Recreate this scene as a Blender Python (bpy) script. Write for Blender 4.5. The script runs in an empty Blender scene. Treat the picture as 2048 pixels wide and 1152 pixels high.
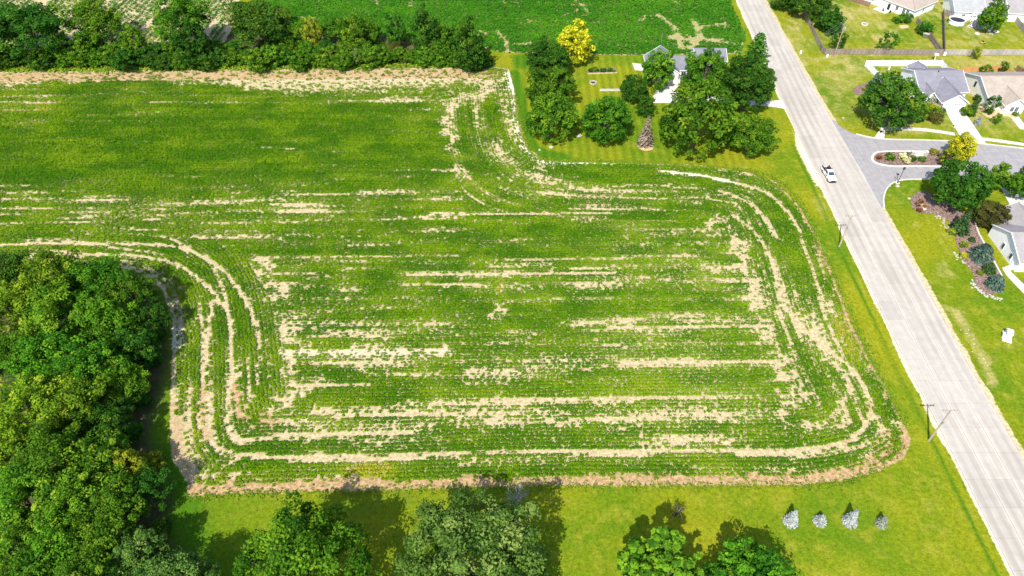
import bpy, math, random
import numpy as np
from mathutils import Vector, Matrix
random.seed(7)
RNG = np.random.default_rng(7)
SC = bpy.context.scene
COL = SC.collection
R = math.radians

# ------------------------------------------------------------------ camera, sky, sun, exposure
CAM_H, CAM_F, CAM_P = 108.0, 1430.0, R(45)
cam_d = bpy.data.cameras.new('camera')
cam = bpy.data.objects.new('camera', cam_d); COL.objects.link(cam)
cam.location = (0, 0, CAM_H); cam.rotation_euler = (R(90) - CAM_P, 0, 0)
cam_d.sensor_width = 36; cam_d.lens = CAM_F / 2048 * 36
cam_d.clip_start = 1; cam_d.clip_end = 6000
SC.camera = cam
SUN_EL, SUN_AZ = R(48), R(201)                 # azimuth clockwise from +Y
world = bpy.data.worlds.new('World'); SC.world = world; world.use_nodes = True
wn = world.node_tree; wn.nodes.clear()
wo = wn.nodes.new('ShaderNodeOutputWorld'); wb = wn.nodes.new('ShaderNodeBackground'); ws = wn.nodes.new('ShaderNodeTexSky')
ws.sky_type = 'NISHITA'; ws.sun_disc = False; ws.sun_elevation = SUN_EL; ws.sun_rotation = SUN_AZ
wb.inputs['Strength'].default_value = 0.15
wn.links.new(ws.outputs[0], wb.inputs['Color']); wn.links.new(wb.outputs[0], wo.inputs['Surface'])
sun_d = bpy.data.lights.new('sun', 'SUN'); sun_d.energy = 4.6; sun_d.angle = R(0.5); sun_d.color = (1.0, 0.955, 0.88)
sun = bpy.data.objects.new('sun', sun_d); COL.objects.link(sun)
sdir = Vector((-math.sin(SUN_AZ) * math.cos(SUN_EL), -math.cos(SUN_AZ) * math.cos(SUN_EL), -math.sin(SUN_EL)))
sun.rotation_euler = sdir.to_track_quat('-Z', 'Y').to_euler(); sun.location = (-40, -90, 160)
vs = SC.view_settings
vs.view_transform = 'Standard'; vs.look = 'None'; vs.gamma = 1; vs.use_curve_mapping = False
vs.exposure = 0.64
SC.cycles.max_bounces = 5; SC.cycles.diffuse_bounces = 3; SC.cycles.transmission_bounces = 4; SC.cycles.glossy_bounces = 2

# ------------------------------------------------------------------ photo pixel <-> ground
CS, SN = math.cos(CAM_P), math.sin(CAM_P)
def G(px, py, z=0.0):
    u = (px - 1024) / CAM_F; v = (py - 576) / CAM_F
    t = (CAM_H - z) / (SN + v * CS)
    return (u * t, (CS - v * SN) * t)
def depth(py, z=0.0):
    return (CAM_H - z) / (SN + (py - 576) / CAM_F * CS)
def W(pts, z=0.0): return [G(x, y, z) for x, y in pts]
def topx(x, y, z=0.0):
    d = y * CS + (CAM_H - z) * SN
    v = (-y * SN + (CAM_H - z) * CS) / d
    return 1024 + CAM_F * x / d, 576 + CAM_F * v

# ------------------------------------------------------------------ numpy helpers
def vn(x, y, seed=0):
    xi = np.floor(x).astype(np.int64); yi = np.floor(y).astype(np.int64); xf = x - xi; yf = y - yi
    def h(a, b):
        n = (a * 374761393 + b * 668265263 + seed * 974711 + 1013904223) & 0xffffffff
        n = ((n ^ (n >> 13)) * 1274126177) & 0xffffffff
        return ((n ^ (n >> 16)) & 0xffff) / 65535.0
    sx = xf * xf * (3 - 2 * xf); sy = yf * yf * (3 - 2 * yf)
    return (h(xi, yi) * (1 - sx) + h(xi + 1, yi) * sx) * (1 - sy) + (h(xi, yi + 1) * (1 - sx) + h(xi + 1, yi + 1) * sx) * sy
def fbm(x, y, seed=0, o=3):
    s = 0; a = 0.5; t = 0
    for i in range(o):
        s = s + a * vn(x * 2 ** i, y * 2 ** i, seed + i * 17); t += a; a *= 0.5
    return s / t
def sstep(a, b, x):
    t = np.clip((x - a) / (b - a), 0, 1); return t * t * (3 - 2 * t)
def inpoly(x, y, poly):
    r = np.zeros(x.shape, bool); n = len(poly)
    for i in range(n):
        x1, y1 = poly[i]; x2, y2 = poly[(i + 1) % n]
        if y1 == y2: continue
        c = ((y1 > y) != (y2 > y)) & (x < (x2 - x1) * (y - y1) / (y2 - y1) + x1)
        r ^= c
    return r
def segdist(x, y, pts, closed=False):
    d = np.full(x.shape, 1e9); n = len(pts)
    for i in range(n if closed else n - 1):
        x1, y1 = pts[i]; x2, y2 = pts[(i + 1) % n]
        dx, dy = x2 - x1, y2 - y1; L = dx * dx + dy * dy + 1e-9
        t = np.clip(((x - x1) * dx + (y - y1) * dy) / L, 0, 1)
        d = np.minimum(d, np.hypot(x - x1 - t * dx, y - y1 - t * dy))
    return d
def smooth_line(pts, n=6, closed=False):
    P = [np.array(p, float) for p in pts]; out = []
    m = len(P)
    for i in range(m if closed else m - 1):
        if closed: a, b, c, d = P[i - 1], P[i], P[(i + 1) % m], P[(i + 2) % m]
        else: a, b, c, d = P[max(i - 1, 0)], P[i], P[i + 1], P[min(i + 2, m - 1)]
        for k in range(n):
            t = k / n
            out.append(tuple(0.5 * ((2 * b) + (c - a) * t + (2 * a - 5 * b + 4 * c - d) * t * t + (3 * b - a - 3 * c + d) * t ** 3)))
    if not closed: out.append(tuple(P[-1]))
    return out
def leaf_quads(P, N, L, Wd, fold=0.0):
    """diamond leaves: centre P, normal N, length L, width Wd -> verts, quads"""
    n = len(P)
    A = RNG.normal(size=(n, 3)); N = N / (np.linalg.norm(N, axis=1, keepdims=True) + 1e-9)
    T = A - N * np.sum(A * N, 1, keepdims=True); T /= np.linalg.norm(T, axis=1, keepdims=True) + 1e-9
    B = np.cross(N, T); L = np.asarray(L).reshape(-1, 1); Wd = np.asarray(Wd).reshape(-1, 1)
    V = np.empty((n, 4, 3))
    V[:, 0] = P - T * L * .5; V[:, 1] = P + B * Wd * .5 - N * fold * L; V[:, 2] = P + T * L * .5; V[:, 3] = P - B * Wd * .5 - N * fold * L
    F = np.arange(n * 4).reshape(n, 4)
    return V.reshape(-1, 3), F
def np_mesh(name, V, F, attrs=None, smooth=False):
    V = np.asarray(V, np.float32); F = np.asarray(F, np.int32)
    me = bpy.data.meshes.new(name); k = F.shape[1]
    me.vertices.add(len(V)); me.vertices.foreach_set('co', V.ravel())
    me.loops.add(F.size); me.loops.foreach_set('vertex_index', F.ravel())
    me.polygons.add(len(F)); me.polygons.foreach_set('loop_start', np.arange(0, F.size, k, dtype=np.int32))
    try: me.polygons.foreach_set('loop_total', np.full(len(F), k, np.int32))
    except Exception: pass
    me.update(calc_edges=True)
    for an, arr in (attrs or {}).items():
        arr = np.asarray(arr, np.float32)
        if arr.ndim == 1:
            at = me.attributes.new(an, 'FLOAT', 'POINT'); at.data.foreach_set('value', arr)
        else:
            at = me.attributes.new(an, 'FLOAT_COLOR', 'POINT'); at.data.foreach_set('color', arr.ravel())
    return me
def link(name, me, mat=None, parent=None, **kw):
    o = bpy.data.objects.new(name, me); COL.objects.link(o)
    if mat is not None and len(me.materials) == 0: me.materials.append(mat)
    if parent is not None: o.parent = parent
    for k, v in kw.items(): o[k] = v
    return o
def tag(o, label, cat, group=None):
    o['label'] = label; o['category'] = cat
    if group: o['group'] = group
    return o
def thing(name, label, cat, loc=(0, 0, 0), rz=0.0, group=None, scale=None):
    o = bpy.data.objects.new(name, None); COL.objects.link(o)
    o.location = loc; o.rotation_euler = (0, 0, rz); o.empty_display_size = .5
    if scale is not None: o.scale = scale
    return tag(o, label, cat, group)
class MB:
    def __init__(s): s.v = []; s.f = []
    def add(s, vs, fs):
        b = len(s.v); s.v += [tuple(map(float, p)) for p in vs]; s.f += [tuple(i + b for i in f) for f in fs]; return s
    def box(s, cx, cy, cz, sx, sy, sz, rz=0.0):
        c, n = math.cos(rz), math.sin(rz); vs = []
        for dz in (-.5, .5):
            for dx, dy in ((-.5, -.5), (.5, -.5), (.5, .5), (-.5, .5)):
                x, y = dx * sx, dy * sy
                vs.append((cx + x * c - y * n, cy + x * n + y * c, cz + dz * sz))
        return s.add(vs, [(3, 2, 1, 0), (4, 5, 6, 7), (0, 1, 5, 4), (1, 2, 6, 5), (2, 3, 7, 6), (3, 0, 4, 7)])
    def prism(s, poly, z0, z1):
        a = sum(poly[i - 1][0] * poly[i][1] - poly[i][0] * poly[i - 1][1] for i in range(len(poly)))
        if a < 0: poly = poly[::-1]
        n = len(poly); vs = [(x, y, z0) for x, y in poly] + [(x, y, z1) for x, y in poly]
        fs = [tuple(range(n - 1, -1, -1)), tuple(range(n, 2 * n))] + [(i, (i + 1) % n, n + (i + 1) % n, n + i) for i in range(n)]
        return s.add(vs, fs)
    def prof(s, poly, x0, x1):
        """profile in (y,z) extruded along x"""
        n = len(poly); vs = [(x0, y, z) for y, z in poly] + [(x1, y, z) for y, z in poly]
        return s.add(vs, [tuple(range(n)), tuple(range(2 * n - 1, n - 1, -1))] + [(i, n + i, n + (i + 1) % n, (i + 1) % n) for i in range(n)])
    def tube(s, p0, p1, r0, r1=None, n=8, cap=True):
        r1 = r0 if r1 is None else r1
        p0, p1 = Vector(p0), Vector(p1); d = (p1 - p0)
        if d.length < 1e-6: return s
        d.normalize(); a = d.orthogonal().normalized(); b = d.cross(a); vs = []
        for p, r in ((p0, r0), (p1, r1)):
            for i in range(n):
                t = 2 * math.pi * i / n; vs.append(p + a * math.cos(t) * r + b * math.sin(t) * r)
        fs = [(i, (i + 1) % n, n + (i + 1) % n, n + i) for i in range(n)]
        if cap: fs += [tuple(range(n - 1, -1, -1)), tuple(range(n, 2 * n))]
        return s.add(vs, fs)
    def lathe(s, prof, c=(0, 0, 0), n=16):
        vs = []; fs = []; m = len(prof)
        for i in range(n):
            t = 2 * math.pi * i / n
            vs += [(c[0] + r * math.cos(t), c[1] + r * math.sin(t), c[2] + z) for r, z in prof]
        for i in range(n):
            j = (i + 1) % n
            for k in range(m - 1): fs.append((i * m + k, j * m + k, j * m + k + 1, i * m + k + 1))
        return s.add(vs, fs)
    def build(s, name, mat, parent=None, loc=None, **kw):
        me = bpy.data.meshes.new(name); me.from_pydata(s.v, [], s.f); me.update(); me.materials.append(mat)
        o = bpy.data.objects.new(name, me); COL.objects.link(o)
        if parent is not None: o.parent = parent
        if loc is not None: o.location = loc
        for k, v in kw.items(): o[k] = v
        return o
def structure(o): o['kind'] = 'structure'; return o
def bevel(o, w=.03, seg=2):
    m = o.modifiers.new('bevel', 'BEVEL'); m.width = w; m.segments = seg; m.limit_method = 'ANGLE'; return o
def dup(root, loc, rz=0.0, label=None, group=None, scale=None):
    r = root.copy(); COL.objects.link(r); r.location = loc; r.rotation_euler = (0, 0, rz)
    if scale is not None: r.scale = scale
    if label: r['label'] = label
    if group: r['group'] = group
    for ch in root.children:
        c = ch.copy(); COL.objects.link(c); c.parent = r
        for g in ch.children:
            d = g.copy(); COL.objects.link(d); d.parent = c
    return r

# ------------------------------------------------------------------ materials
class NT:
    def __init__(s, name):
        s.m = bpy.data.materials.new(name); s.m.use_nodes = True; s.t = s.m.node_tree; s.t.nodes.clear()
        s.out = s.t.nodes.new('ShaderNodeOutputMaterial')
        s.b = s.t.nodes.new('ShaderNodeBsdfPrincipled'); s.l(s.b.outputs[0], s.out.inputs[0])
        s.b.inputs['Specular IOR Level'].default_value = .25
    def l(s, a, b): s.t.links.new(a, b)
    def n(s, ty, **kw):
        nd = s.t.nodes.new('ShaderNode' + ty)
        for k, v in kw.items(): setattr(nd, k, v)
        return nd
    def set(s, inp, v):
        if hasattr(v, 'links') or isinstance(v, bpy.types.NodeSocket): s.l(v, inp)
        elif isinstance(v, (tuple, list)): inp.default_value = (*v, 1) if len(v) == 3 and inp.type == 'RGBA' else v
        else: inp.default_value = v
    def pos(s): return s.n('NewGeometry').outputs['Position']
    def objco(s): return s.n('TexCoord').outputs['Object']
    def mapv(s, v, scale=(1, 1, 1), rot=(0, 0, 0)):
        m = s.n('Mapping'); s.l(v, m.inputs['Vector']); m.inputs['Scale'].default_value = scale; m.inputs['Rotation'].default_value = rot
        return m.outputs[0]
    def noise(s, v, scale, detail=3, rough=.55, dist=0.0):
        n = s.n('TexNoise'); s.l(v, n.inputs['Vector']); n.inputs['Scale'].default_value = scale
        n.inputs['Detail'].default_value = detail; n.inputs['Roughness'].default_value = rough; n.inputs['Distortion'].default_value = dist
        return n.outputs[0]
    def attr(s, name, out='Fac'):
        a = s.n('Attribute'); a.attribute_name = name; return a.outputs[out]
    def math(s, op, a, b=0.0, c=None, clamp=False):
        m = s.n('Math', operation=op, use_clamp=clamp); s.set(m.inputs[0], a); s.set(m.inputs[1], b)
        if c is not None: s.set(m.inputs[2], c)
        return m.outputs[0]
    def rng(s, v, a, b, c=0.0, d=1.0):
        m = s.n('MapRange'); m.interpolation_type = 'SMOOTHSTEP'; s.set(m.inputs[0], v)
        for i, q in enumerate((a, b, c, d)): m.inputs[i + 1].default_value = q
        return m.outputs[0]
    def mix(s, f, a, b, blend='MIX'):
        m = s.n('Mix', data_type='RGBA', blend_type=blend); s.set(m.inputs['Factor'], f); s.set(m.inputs['A'], a) if False else None
        s.set(m.inputs[6], a); s.set(m.inputs[7], b); return m.outputs[2]
    def bump(s, h, strength=.5, dist=.05):
        b = s.n('Bump'); b.inputs['Strength'].default_value = strength; b.inputs['Distance'].default_value = dist
        s.l(h, b.inputs['Height']); s.l(b.outputs[0], s.b.inputs['Normal'])
    def col(s, c): s.set(s.b.inputs['Base Color'], c)
    def rough(s, r): s.set(s.b.inputs['Roughness'], r)

def simple(name, c, rough=.7, var=.12, scale=2.0, metal=0.0, spec=.25, bump=0.0):
    t = NT(name); p = t.objco()
    n = t.noise(p, scale, 4)
    d = tuple(x * (1 - var * 1.6) for x in c); l = tuple(min(1, x * (1 + var)) for x in c)
    t.col(t.mix(t.rng(n, .3, .7), d, l)); t.rough(rough)
    t.b.inputs['Metallic'].default_value = metal; t.b.inputs['Specular IOR Level'].default_value = spec
    if bump: t.bump(t.noise(p, scale * 8, 3), bump, .02)
    return t.m
def leaf_mat(name, dark, light, hi=None, trans=.28):
    t = NT(name); a = t.attr('tint')
    oi = t.n('ObjectInfo').outputs['Random']
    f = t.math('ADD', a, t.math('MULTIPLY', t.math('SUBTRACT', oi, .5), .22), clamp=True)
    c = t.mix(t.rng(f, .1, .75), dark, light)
    if hi: c = t.mix(t.rng(f, .72, 1.0), c, hi)
    hs = t.n('HueSaturation'); t.l(c, hs.inputs['Color']); t.l(t.math('ADD', .488, t.math('MULTIPLY', t.math('FRACT', t.math('MULTIPLY', oi, 7.31)), .024)), hs.inputs['Hue']); t.l(t.math('ADD', .86, t.math('MULTIPLY', t.math('FRACT', t.math('MULTIPLY', oi, 13.7)), .28)), hs.inputs['Value']); c = hs.outputs[0]
    t.col(c); t.rough(.8); t.b.inputs['Specular IOR Level'].default_value = .07
    tr = t.n('BsdfTranslucent'); t.l(t.mix(.5, c, light), tr.inputs[0])
    ms = t.n('MixShader'); ms.inputs[0].default_value = trans
    t.l(t.b.outputs[0], ms.inputs[1]); t.l(tr.outputs[0], ms.inputs[2]); t.l(ms.outputs[0], t.out.inputs[0])
    return t.m

M = {}
def terrain_mat():
    t = NT('terrain'); p = t.pos()
    zc = t.n('Attribute'); zc.attribute_name = 'zones'
    sp = t.n('SeparateColor'); t.l(zc.outputs['Color'], sp.inputs[0]); soil, red, dry = sp.outputs[0], sp.outputs[1], sp.outputs[2]
    stripe = zc.outputs['Alpha']
    z2 = t.n('Attribute'); z2.attribute_name = 'zones2'
    s2 = t.n('SeparateColor'); t.l(z2.outputs['Color'], s2.inputs[0]); pale, litter, lush = s2.outputs[0], s2.outputs[1], s2.outputs[2]; cover = z2.outputs['Alpha']
    fine = t.noise(p, 1.5, 5, .72); mid = t.noise(p, .33, 4, .6); big = t.noise(p, .045, 3, .5); vf = t.noise(p, 4.2, 4, .75)
    ragged = t.math('ADD', soil, t.math('ADD', t.math('MULTIPLY', t.math('SUBTRACT', fine, .5), .55), t.math('MULTIPLY', t.math('SUBTRACT', mid, .5), .5)))
    sm = t.rng(ragged, .40, .60)
    # grass
    g = t.mix(t.rng(big, .35, .65), (.095, .172, .006), (.21, .225, .008))
    g = t.mix(t.math('MULTIPLY', t.rng(mid, .45, .72), .7), g, (.25, .245, .02))
    dryf = t.rng(t.math('ADD', dry, t.math('MULTIPLY', t.math('SUBTRACT', mid, .5), 1.1)), .25, 1.05)
    g = t.mix(dryf, g, (.36, .31, .10))
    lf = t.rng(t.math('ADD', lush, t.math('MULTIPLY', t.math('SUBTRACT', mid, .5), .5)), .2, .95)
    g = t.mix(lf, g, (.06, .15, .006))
    sep = t.n('SeparateXYZ'); t.l(p, sep.inputs[0])
    wx = t.math('SINE', t.math('MULTIPLY', t.math('ADD', sep.outputs[0], t.math('MULTIPLY', mid, .35)), 2.7))
    sf = t.math('MULTIPLY', t.math('MULTIPLY', wx, stripe), .15)
    g = t.mix(1.0, g, t.n('CombineColor').outputs[0], 'MULTIPLY') if False else g
    gv = t.math('ADD', t.math('ADD', t.math('MULTIPLY', fine, 1.7), t.math('MULTIPLY', vf, 1.3)), -.5)
    gv = t.math('ADD', gv, sf)
    hsv = t.n('HueSaturation'); t.l(g, hsv.inputs['Color']); t.l(gv, hsv.inputs['Value']); g = hsv.outputs[0]
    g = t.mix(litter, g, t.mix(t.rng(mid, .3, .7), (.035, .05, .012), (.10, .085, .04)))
    # soil with stubble and rows of residue
    st = t.noise(t.mapv(p, (.5, 3.0, 1)), 2.0, 4, .7)
    so = t.mix(t.rng(fine, .3, .72), (.33, .25, .125), (.60, .51, .30))
    so = t.mix(t.math('MULTIPLY', t.rng(st, .5, .75), .6), so, (.68, .60, .37))
    so = t.mix(t.math('MULTIPLY', t.rng(mid, .5, .8), .45), so, (.34, .245, .135))
    so = t.mix(t.math('MULTIPLY', pale, t.rng(fine, .2, .6)), so, (.74, .67, .54))
    rd = t.mix(t.rng(fine, .3, .7), (.27, .16, .07), (.53, .375, .20))
    so = t.mix(t.rng(t.math('ADD', red, t.math('MULTIPLY', t.math('SUBTRACT', mid, .5), .5)), .3, .9), so, rd)
    cv = t.math('MULTIPLY', t.rng(t.math('ADD', cover, t.math('MULTIPLY', t.math('SUBTRACT', vf, .5), .9)), .4, 1.0), .52)
    so = t.mix(cv, so, t.mix(t.rng(fine, .35, .65), (.10, .17, .012), (.23, .25, .03)))
    t.col(t.mix(sm, g, so)); t.rough(.95); t.b.inputs['Specular IOR Level'].default_value = .05
    t.bump(t.math('ADD', fine, t.math('MULTIPLY', vf, .6)), .8, .16)
    return t.m
M['terrain'] = terrain_mat()
def concrete_mat(name, c, tone=.08, tyre=False):
    t = NT(name); p = t.pos(); oi = t.n('ObjectInfo').outputs['Random']
    n = t.noise(p, .7, 5, .6); f = t.noise(p, 7, 4, .7); s = t.noise(t.mapv(p, (2.2, .05, 1)), 1.0, 4, .65)
    base = t.mix(t.rng(n, .3, .7), tuple(x * (1 - tone) for x in c), tuple(x * (1 + tone * .6) for x in c))
    base = t.mix(t.math('MULTIPLY', t.rng(s, .42, .72), .38), base, (c[0] * .62, c[1] * .59, c[2] * .57))
    base = t.mix(t.math('MULTIPLY', t.rng(f, .55, .8), .25), base, tuple(x * .7 for x in c))
    if tyre:
        la = t.attr('lane'); tr = None
        for c0 in (.27, .73):
            e_ = t.math('SUBTRACT', 1.0, t.rng(t.math('ABSOLUTE', t.math('SUBTRACT', la, c0)), .03, .17)); tr = e_ if tr is None else t.math('ADD', tr, e_, clamp=True)
        base = t.mix(t.math('MULTIPLY', tr, t.math('ADD', .05, t.math('MULTIPLY', t.rng(t.noise(t.mapv(p, (.12, .03, 1)), 1.0, 3), .35, .65), .55))), base, (c[0] * .70, c[1] * .67, c[2] * .65))
        ed = t.rng(t.math('ABSOLUTE', t.math('SUBTRACT', la, .5)), .40, .5)
        base = t.mix(t.math('MULTIPLY', ed, .55), base, (c[0] * 1.32, c[1] * 1.32, c[2] * 1.32))
    hsv = t.n('HueSaturation'); t.l(base, hsv.inputs['Color']); t.l(t.math('ADD', t.math('MULTIPLY', oi, .14), .93), hsv.inputs['Value'])
    t.col(hsv.outputs[0]); t.rough(.85); t.bump(f, .2, .01); return t.m
M['road'] = concrete_mat('road_concrete', (.435, .395, .34), .08, True)
M['concrete'] = concrete_mat('pale_concrete', (.60, .57, .51), .06)
M['asphalt'] = concrete_mat('asphalt', (.30, .283, .28), .12)
M['tar'] = simple('joint_tar', (.11, .10, .09), .9, .5)
M['mulch'] = simple('mulch', (.235, .155, .13), .95, .45, 3.0, bump=.6)
M['stone'] = simple('pale_stone', (.46, .42, .36), .9, .25, 4)
M['white'] = simple('white_vinyl', (.78, .78, .78), .5, .03, .6)
def siding(name, c):
    t = NT(name); p = t.objco(); s = t.n('SeparateXYZ'); t.l(p, s.inputs[0])
    w = t.math('SUBTRACT', 1.0, t.math('FRACT', t.math('MULTIPLY', s.outputs[2], 6.5))); n = t.noise(p, .8, 4)
    t.col(t.mix(t.rng(n, .25, .75), tuple(x * .9 for x in c), c)); t.rough(.6); t.bump(w, .3, .015); return t.m
M['siding'] = siding('white_siding', (.85, .845, .83)); M['cream'] = siding('cream_siding', (.82, .78, .69))
def shingle(name, c):
    t = NT(name); p = t.objco()
    b = t.n('TexBrick'); t.l(t.mapv(p, (1, 1.25, 1.25)), b.inputs['Vector']); b.inputs['Scale'].default_value = 3.2; b.offset = .5
    for i, k in ((1, 1.1), (2, .88), (3, .6)): b.inputs[i].default_value = (*[x * k for x in c], 1)
    b.inputs['Mortar Size'].default_value = .02; b.inputs['Brick Width'].default_value = 1.0; b.inputs['Row Height'].default_value = .5
    n = t.noise(p, 5, 4, .7); n2 = t.noise(p, .5, 3)
    col = t.mix(t.math('MULTIPLY', t.rng(n, .4, .75), .5), b.outputs[0], tuple(x * .55 for x in c))
    col = t.mix(t.math('MULTIPLY', t.rng(n2, .4, .7), .3), col, tuple(min(1, x * 1.35) for x in c))
    t.col(col); t.rough(.9); t.bump(n, .4, .02); return t.m
M['roof_gray'] = shingle('grey_shingles', (.21, .205, .235)); M['roof_slate'] = shingle('slate_shingles', (.19, .20, .225))
M['roof_tan'] = shingle('tan_shingles', (.36, .30, .25)); M['roof_pale'] = shingle('pale_grey_shingles', (.34, .345, .34))
M['roof_taupe'] = shingle('taupe_shingles', (.30, .275, .27))
def wood(name, c, v=.3):
    t = NT(name); p = t.objco(); n = t.noise(t.mapv(p, (7, 7, .5)), 1.0, 3, .6); oi = t.n('ObjectInfo').outputs['Random']
    base = t.mix(t.rng(n, .3, .7), tuple(x * (1 - v) for x in c), tuple(x * (1 + v) for x in c))
    hsv = t.n('HueSaturation'); t.l(base, hsv.inputs['Color']); t.l(t.math('ADD', t.math('MULTIPLY', oi, .35), .82), hsv.inputs['Value'])
    t.col(hsv.outputs[0]); t.rough(.85); return t.m
M['fence_wood'] = wood('weathered_wood', (.235, .185, .165), .35); M['fence_grey'] = wood('grey_wood', (.34, .31, .29), .3)
M['cedar'] = wood('cedar_wood', (.50, .255, .09), .22); M['brownwood'] = wood('brown_wood', (.20, .12, .085), .3)
M['pole'] = wood('pole_wood', (.34, .275, .22), .3)
M['bark'] = simple('bark', (.115, .09, .07), .95, .35, 3, bump=.5)
M['deadwood'] = simple('bare_grey_wood', (.33, .32, .30), .9, .2, 3)
M['black'] = simple('black_metal', (.02, .02, .022), .45, .1); M['steel'] = simple('grey_steel', (.42, .43, .44), .4, .1, 2, .6)
M['dark'] = simple('dark_rubber', (.022, .022, .024), .85, .15); M['tread'] = simple('dark_fabric', (.03, .03, .04), .8, .2)
M['paint'] = simple('white_car_paint', (.78, .79, .80), .28, .02, .6, 0, .5)
t = NT('glass'); t.col((.035, .05, .065)); t.rough(.08); t.b.inputs['Specular IOR Level'].default_value = .7; M['glass'] = t.m
t = NT('pale_glass'); t.col((.20, .27, .31)); t.rough(.1); t.b.inputs['Specular IOR Level'].default_value = .7; M['paleglass'] = t.m
M['red'] = simple('red_plastic', (.42, .10, .10), .6, .3, 6); M['pink'] = simple('faded_pink', (.60, .36, .38), .8, .3, 5)
M['tan'] = simple('tan_wood', (.52, .40, .25), .8, .25, 4); M['amber'] = simple('amber', (.7, .35, .05), .4); M['yellow'] = simple('yellow_plastic', (.62, .42, .06), .5, .1)
M['blue'] = simple('pale_blue', (.30, .42, .50), .5, .15, 3); M['green'] = simple('dark_green_paint', (.10, .13, .06), .7, .2, 3); M['brick'] = simple('red_brick', (.30, .12, .09), .9, .35, 5)
M['straw'] = simple('straw', (.62, .42, .23), .95, .3, 4, bump=.5)
# foliage
M['crop'] = leaf_mat('crop_leaves', (.05, .145, .002), (.16, .265, .004), (.37, .33, .03), .30)
M['crop_far'] = leaf_mat('far_crop_leaves', (.03, .17, .006), (.085, .275, .010), (.20, .31, .02), .32)
M['veg'] = leaf_mat('vegetable_leaves', (.05, .16, .01), (.21, .32, .02), (.38, .36, .03), .3)
M['leaf_wood'] = leaf_mat('woodland_leaves', (.045, .13, .008), (.21, .36, .018), (.36, .47, .03), .34)
M['leaf_vivid'] = leaf_mat('vivid_leaves', (.028, .115, .007), (.125, .305, .014), (.23, .41, .022), .32)
M['leaf_dark'] = leaf_mat('dark_leaves', (.018, .07, .006), (.06, .16, .014), (.13, .24, .018), .28)
M['leaf_mid'] = leaf_mat('mid_leaves', (.030, .105, .007), (.115, .25, .013), (.23, .35, .022), .31)
M['leaf_grey'] = leaf_mat('greyish_leaves', (.035, .095, .014), (.125, .225, .035), (.24, .32, .07), .28)
M['leaf_olive'] = leaf_mat('olive_leaves', (.05, .05, .012), (.10, .10, .02), (.16, .13, .03), .22)
M['leaf_yellow'] = leaf_mat('golden_leaves', (.22, .26, .008), (.58, .55, .02), (.75, .68, .06), .3)
M['leaf_lime'] = leaf_mat('lime_leaves', (.11, .17, .01), (.30, .33, .02), (.45, .42, .04), .3)
M['leaf_cream'] = leaf_mat('cream_flowers', (.30, .36, .10), (.70, .68, .30), (.80, .78, .55), .2)
M['needle_green'] = leaf_mat('green_needles', (.012, .045, .012), (.05, .105, .028), (.10, .17, .05), .12)
M['needle_blue'] = leaf_mat('blue_needles', (.03, .06, .045), (.10, .16, .11), (.2, .27, .2), .1)
M['needle_silver'] = leaf_mat('silver_needles', (.11, .135, .12), (.33, .355, .335), (.52, .54, .51), .1)
M['needle_sage'] = leaf_mat('sage_needles', (.08, .10, .06), (.24, .27, .19), (.40, .42, .33), .1)
M['needle_brown'] = leaf_mat('dying_needles', (.085, .065, .045), (.25, .20, .15), (.36, .29, .21), .1)
M['rust'] = leaf_mat('rust_leaves', (.10, .03, .015), (.30, .13, .04), (.42, .25, .08), .2)

# ------------------------------------------------------------------ ground layout (photo pixels -> ground plane)
FIELD_PX = [(-200,143),(0,143),(300,140),(600,137),(985,134),(1018,138),(1030,190),(1040,250),(1056,296),(1085,319),(1130,325),(1250,326),(1400,330),
  (1500,345),(1555,366),(1600,415),(1640,482),(1670,560),(1700,640),(1740,720),(1780,790),(1808,850),(1822,882),(1808,915),(1760,942),(1690,960),(1600,970),
  (1400,971),(1100,971),(900,976),(700,982),(500,985),(378,992),(372,960),(345,920),(338,850),(342,760),(345,690),(340,620),(322,575),(270,540),(150,525),(0,520),(-200,520)]
INNER_PX = [(-250,188),(890,195),(905,330),(930,400),(1000,425),(1220,435),(1440,440),(1490,520),(1530,600),(1555,690),(1585,760),(1600,815),(1560,845),
  (900,850),(560,830),(575,760),(565,690),(545,600),(500,515),(400,480),(300,470),(-250,465)]
FAR_PX = [(508,-60),(1435,-60),(1462,10),(1490,72),(1480,108),(1390,108),(1250,110),(1000,104),(960,92),(840,78),(700,66),(560,60),(512,45)]
VEG_PX = [(-60,-60),(498,-60),(462,60),(440,100),(-60,100)]
WOOD_PX = [(-300,505),(60,512),(240,528),(310,565),(335,640),(342,720),(322,800),(300,870),(330,940),(345,1000),(330,1060),(420,1160),(420,1300),(-300,1300)]
FIELD = W(FIELD_PX); INNER = W(INNER_PX); FAR = W(FAR_PX); VEG = W(VEG_PX); WOOD = W(WOOD_PX)

# the concrete road: left edge, lanes
def road_left(y): return float(np.interp(y, [20, 47, 68, 88, 130, 188, 254, 300], [76.3, 76.5, 76.4, 76.2, 77.0, 78.3, 80.7, 82.6]))
def road_lane(y): return float(np.interp(y, [20, 120, 150, 254, 300], [3.86, 3.90, 3.95, 4.0, 4.0]))
def road_aux(y): return float(np.interp(y, [20, 90, 150, 180, 254, 300], [3.6, 4.0, 3.9, 3.1, 1.3, 1.2]))
def road_right(y): return road_left(y) + 2 * road_lane(y) + road_aux(y)

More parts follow.
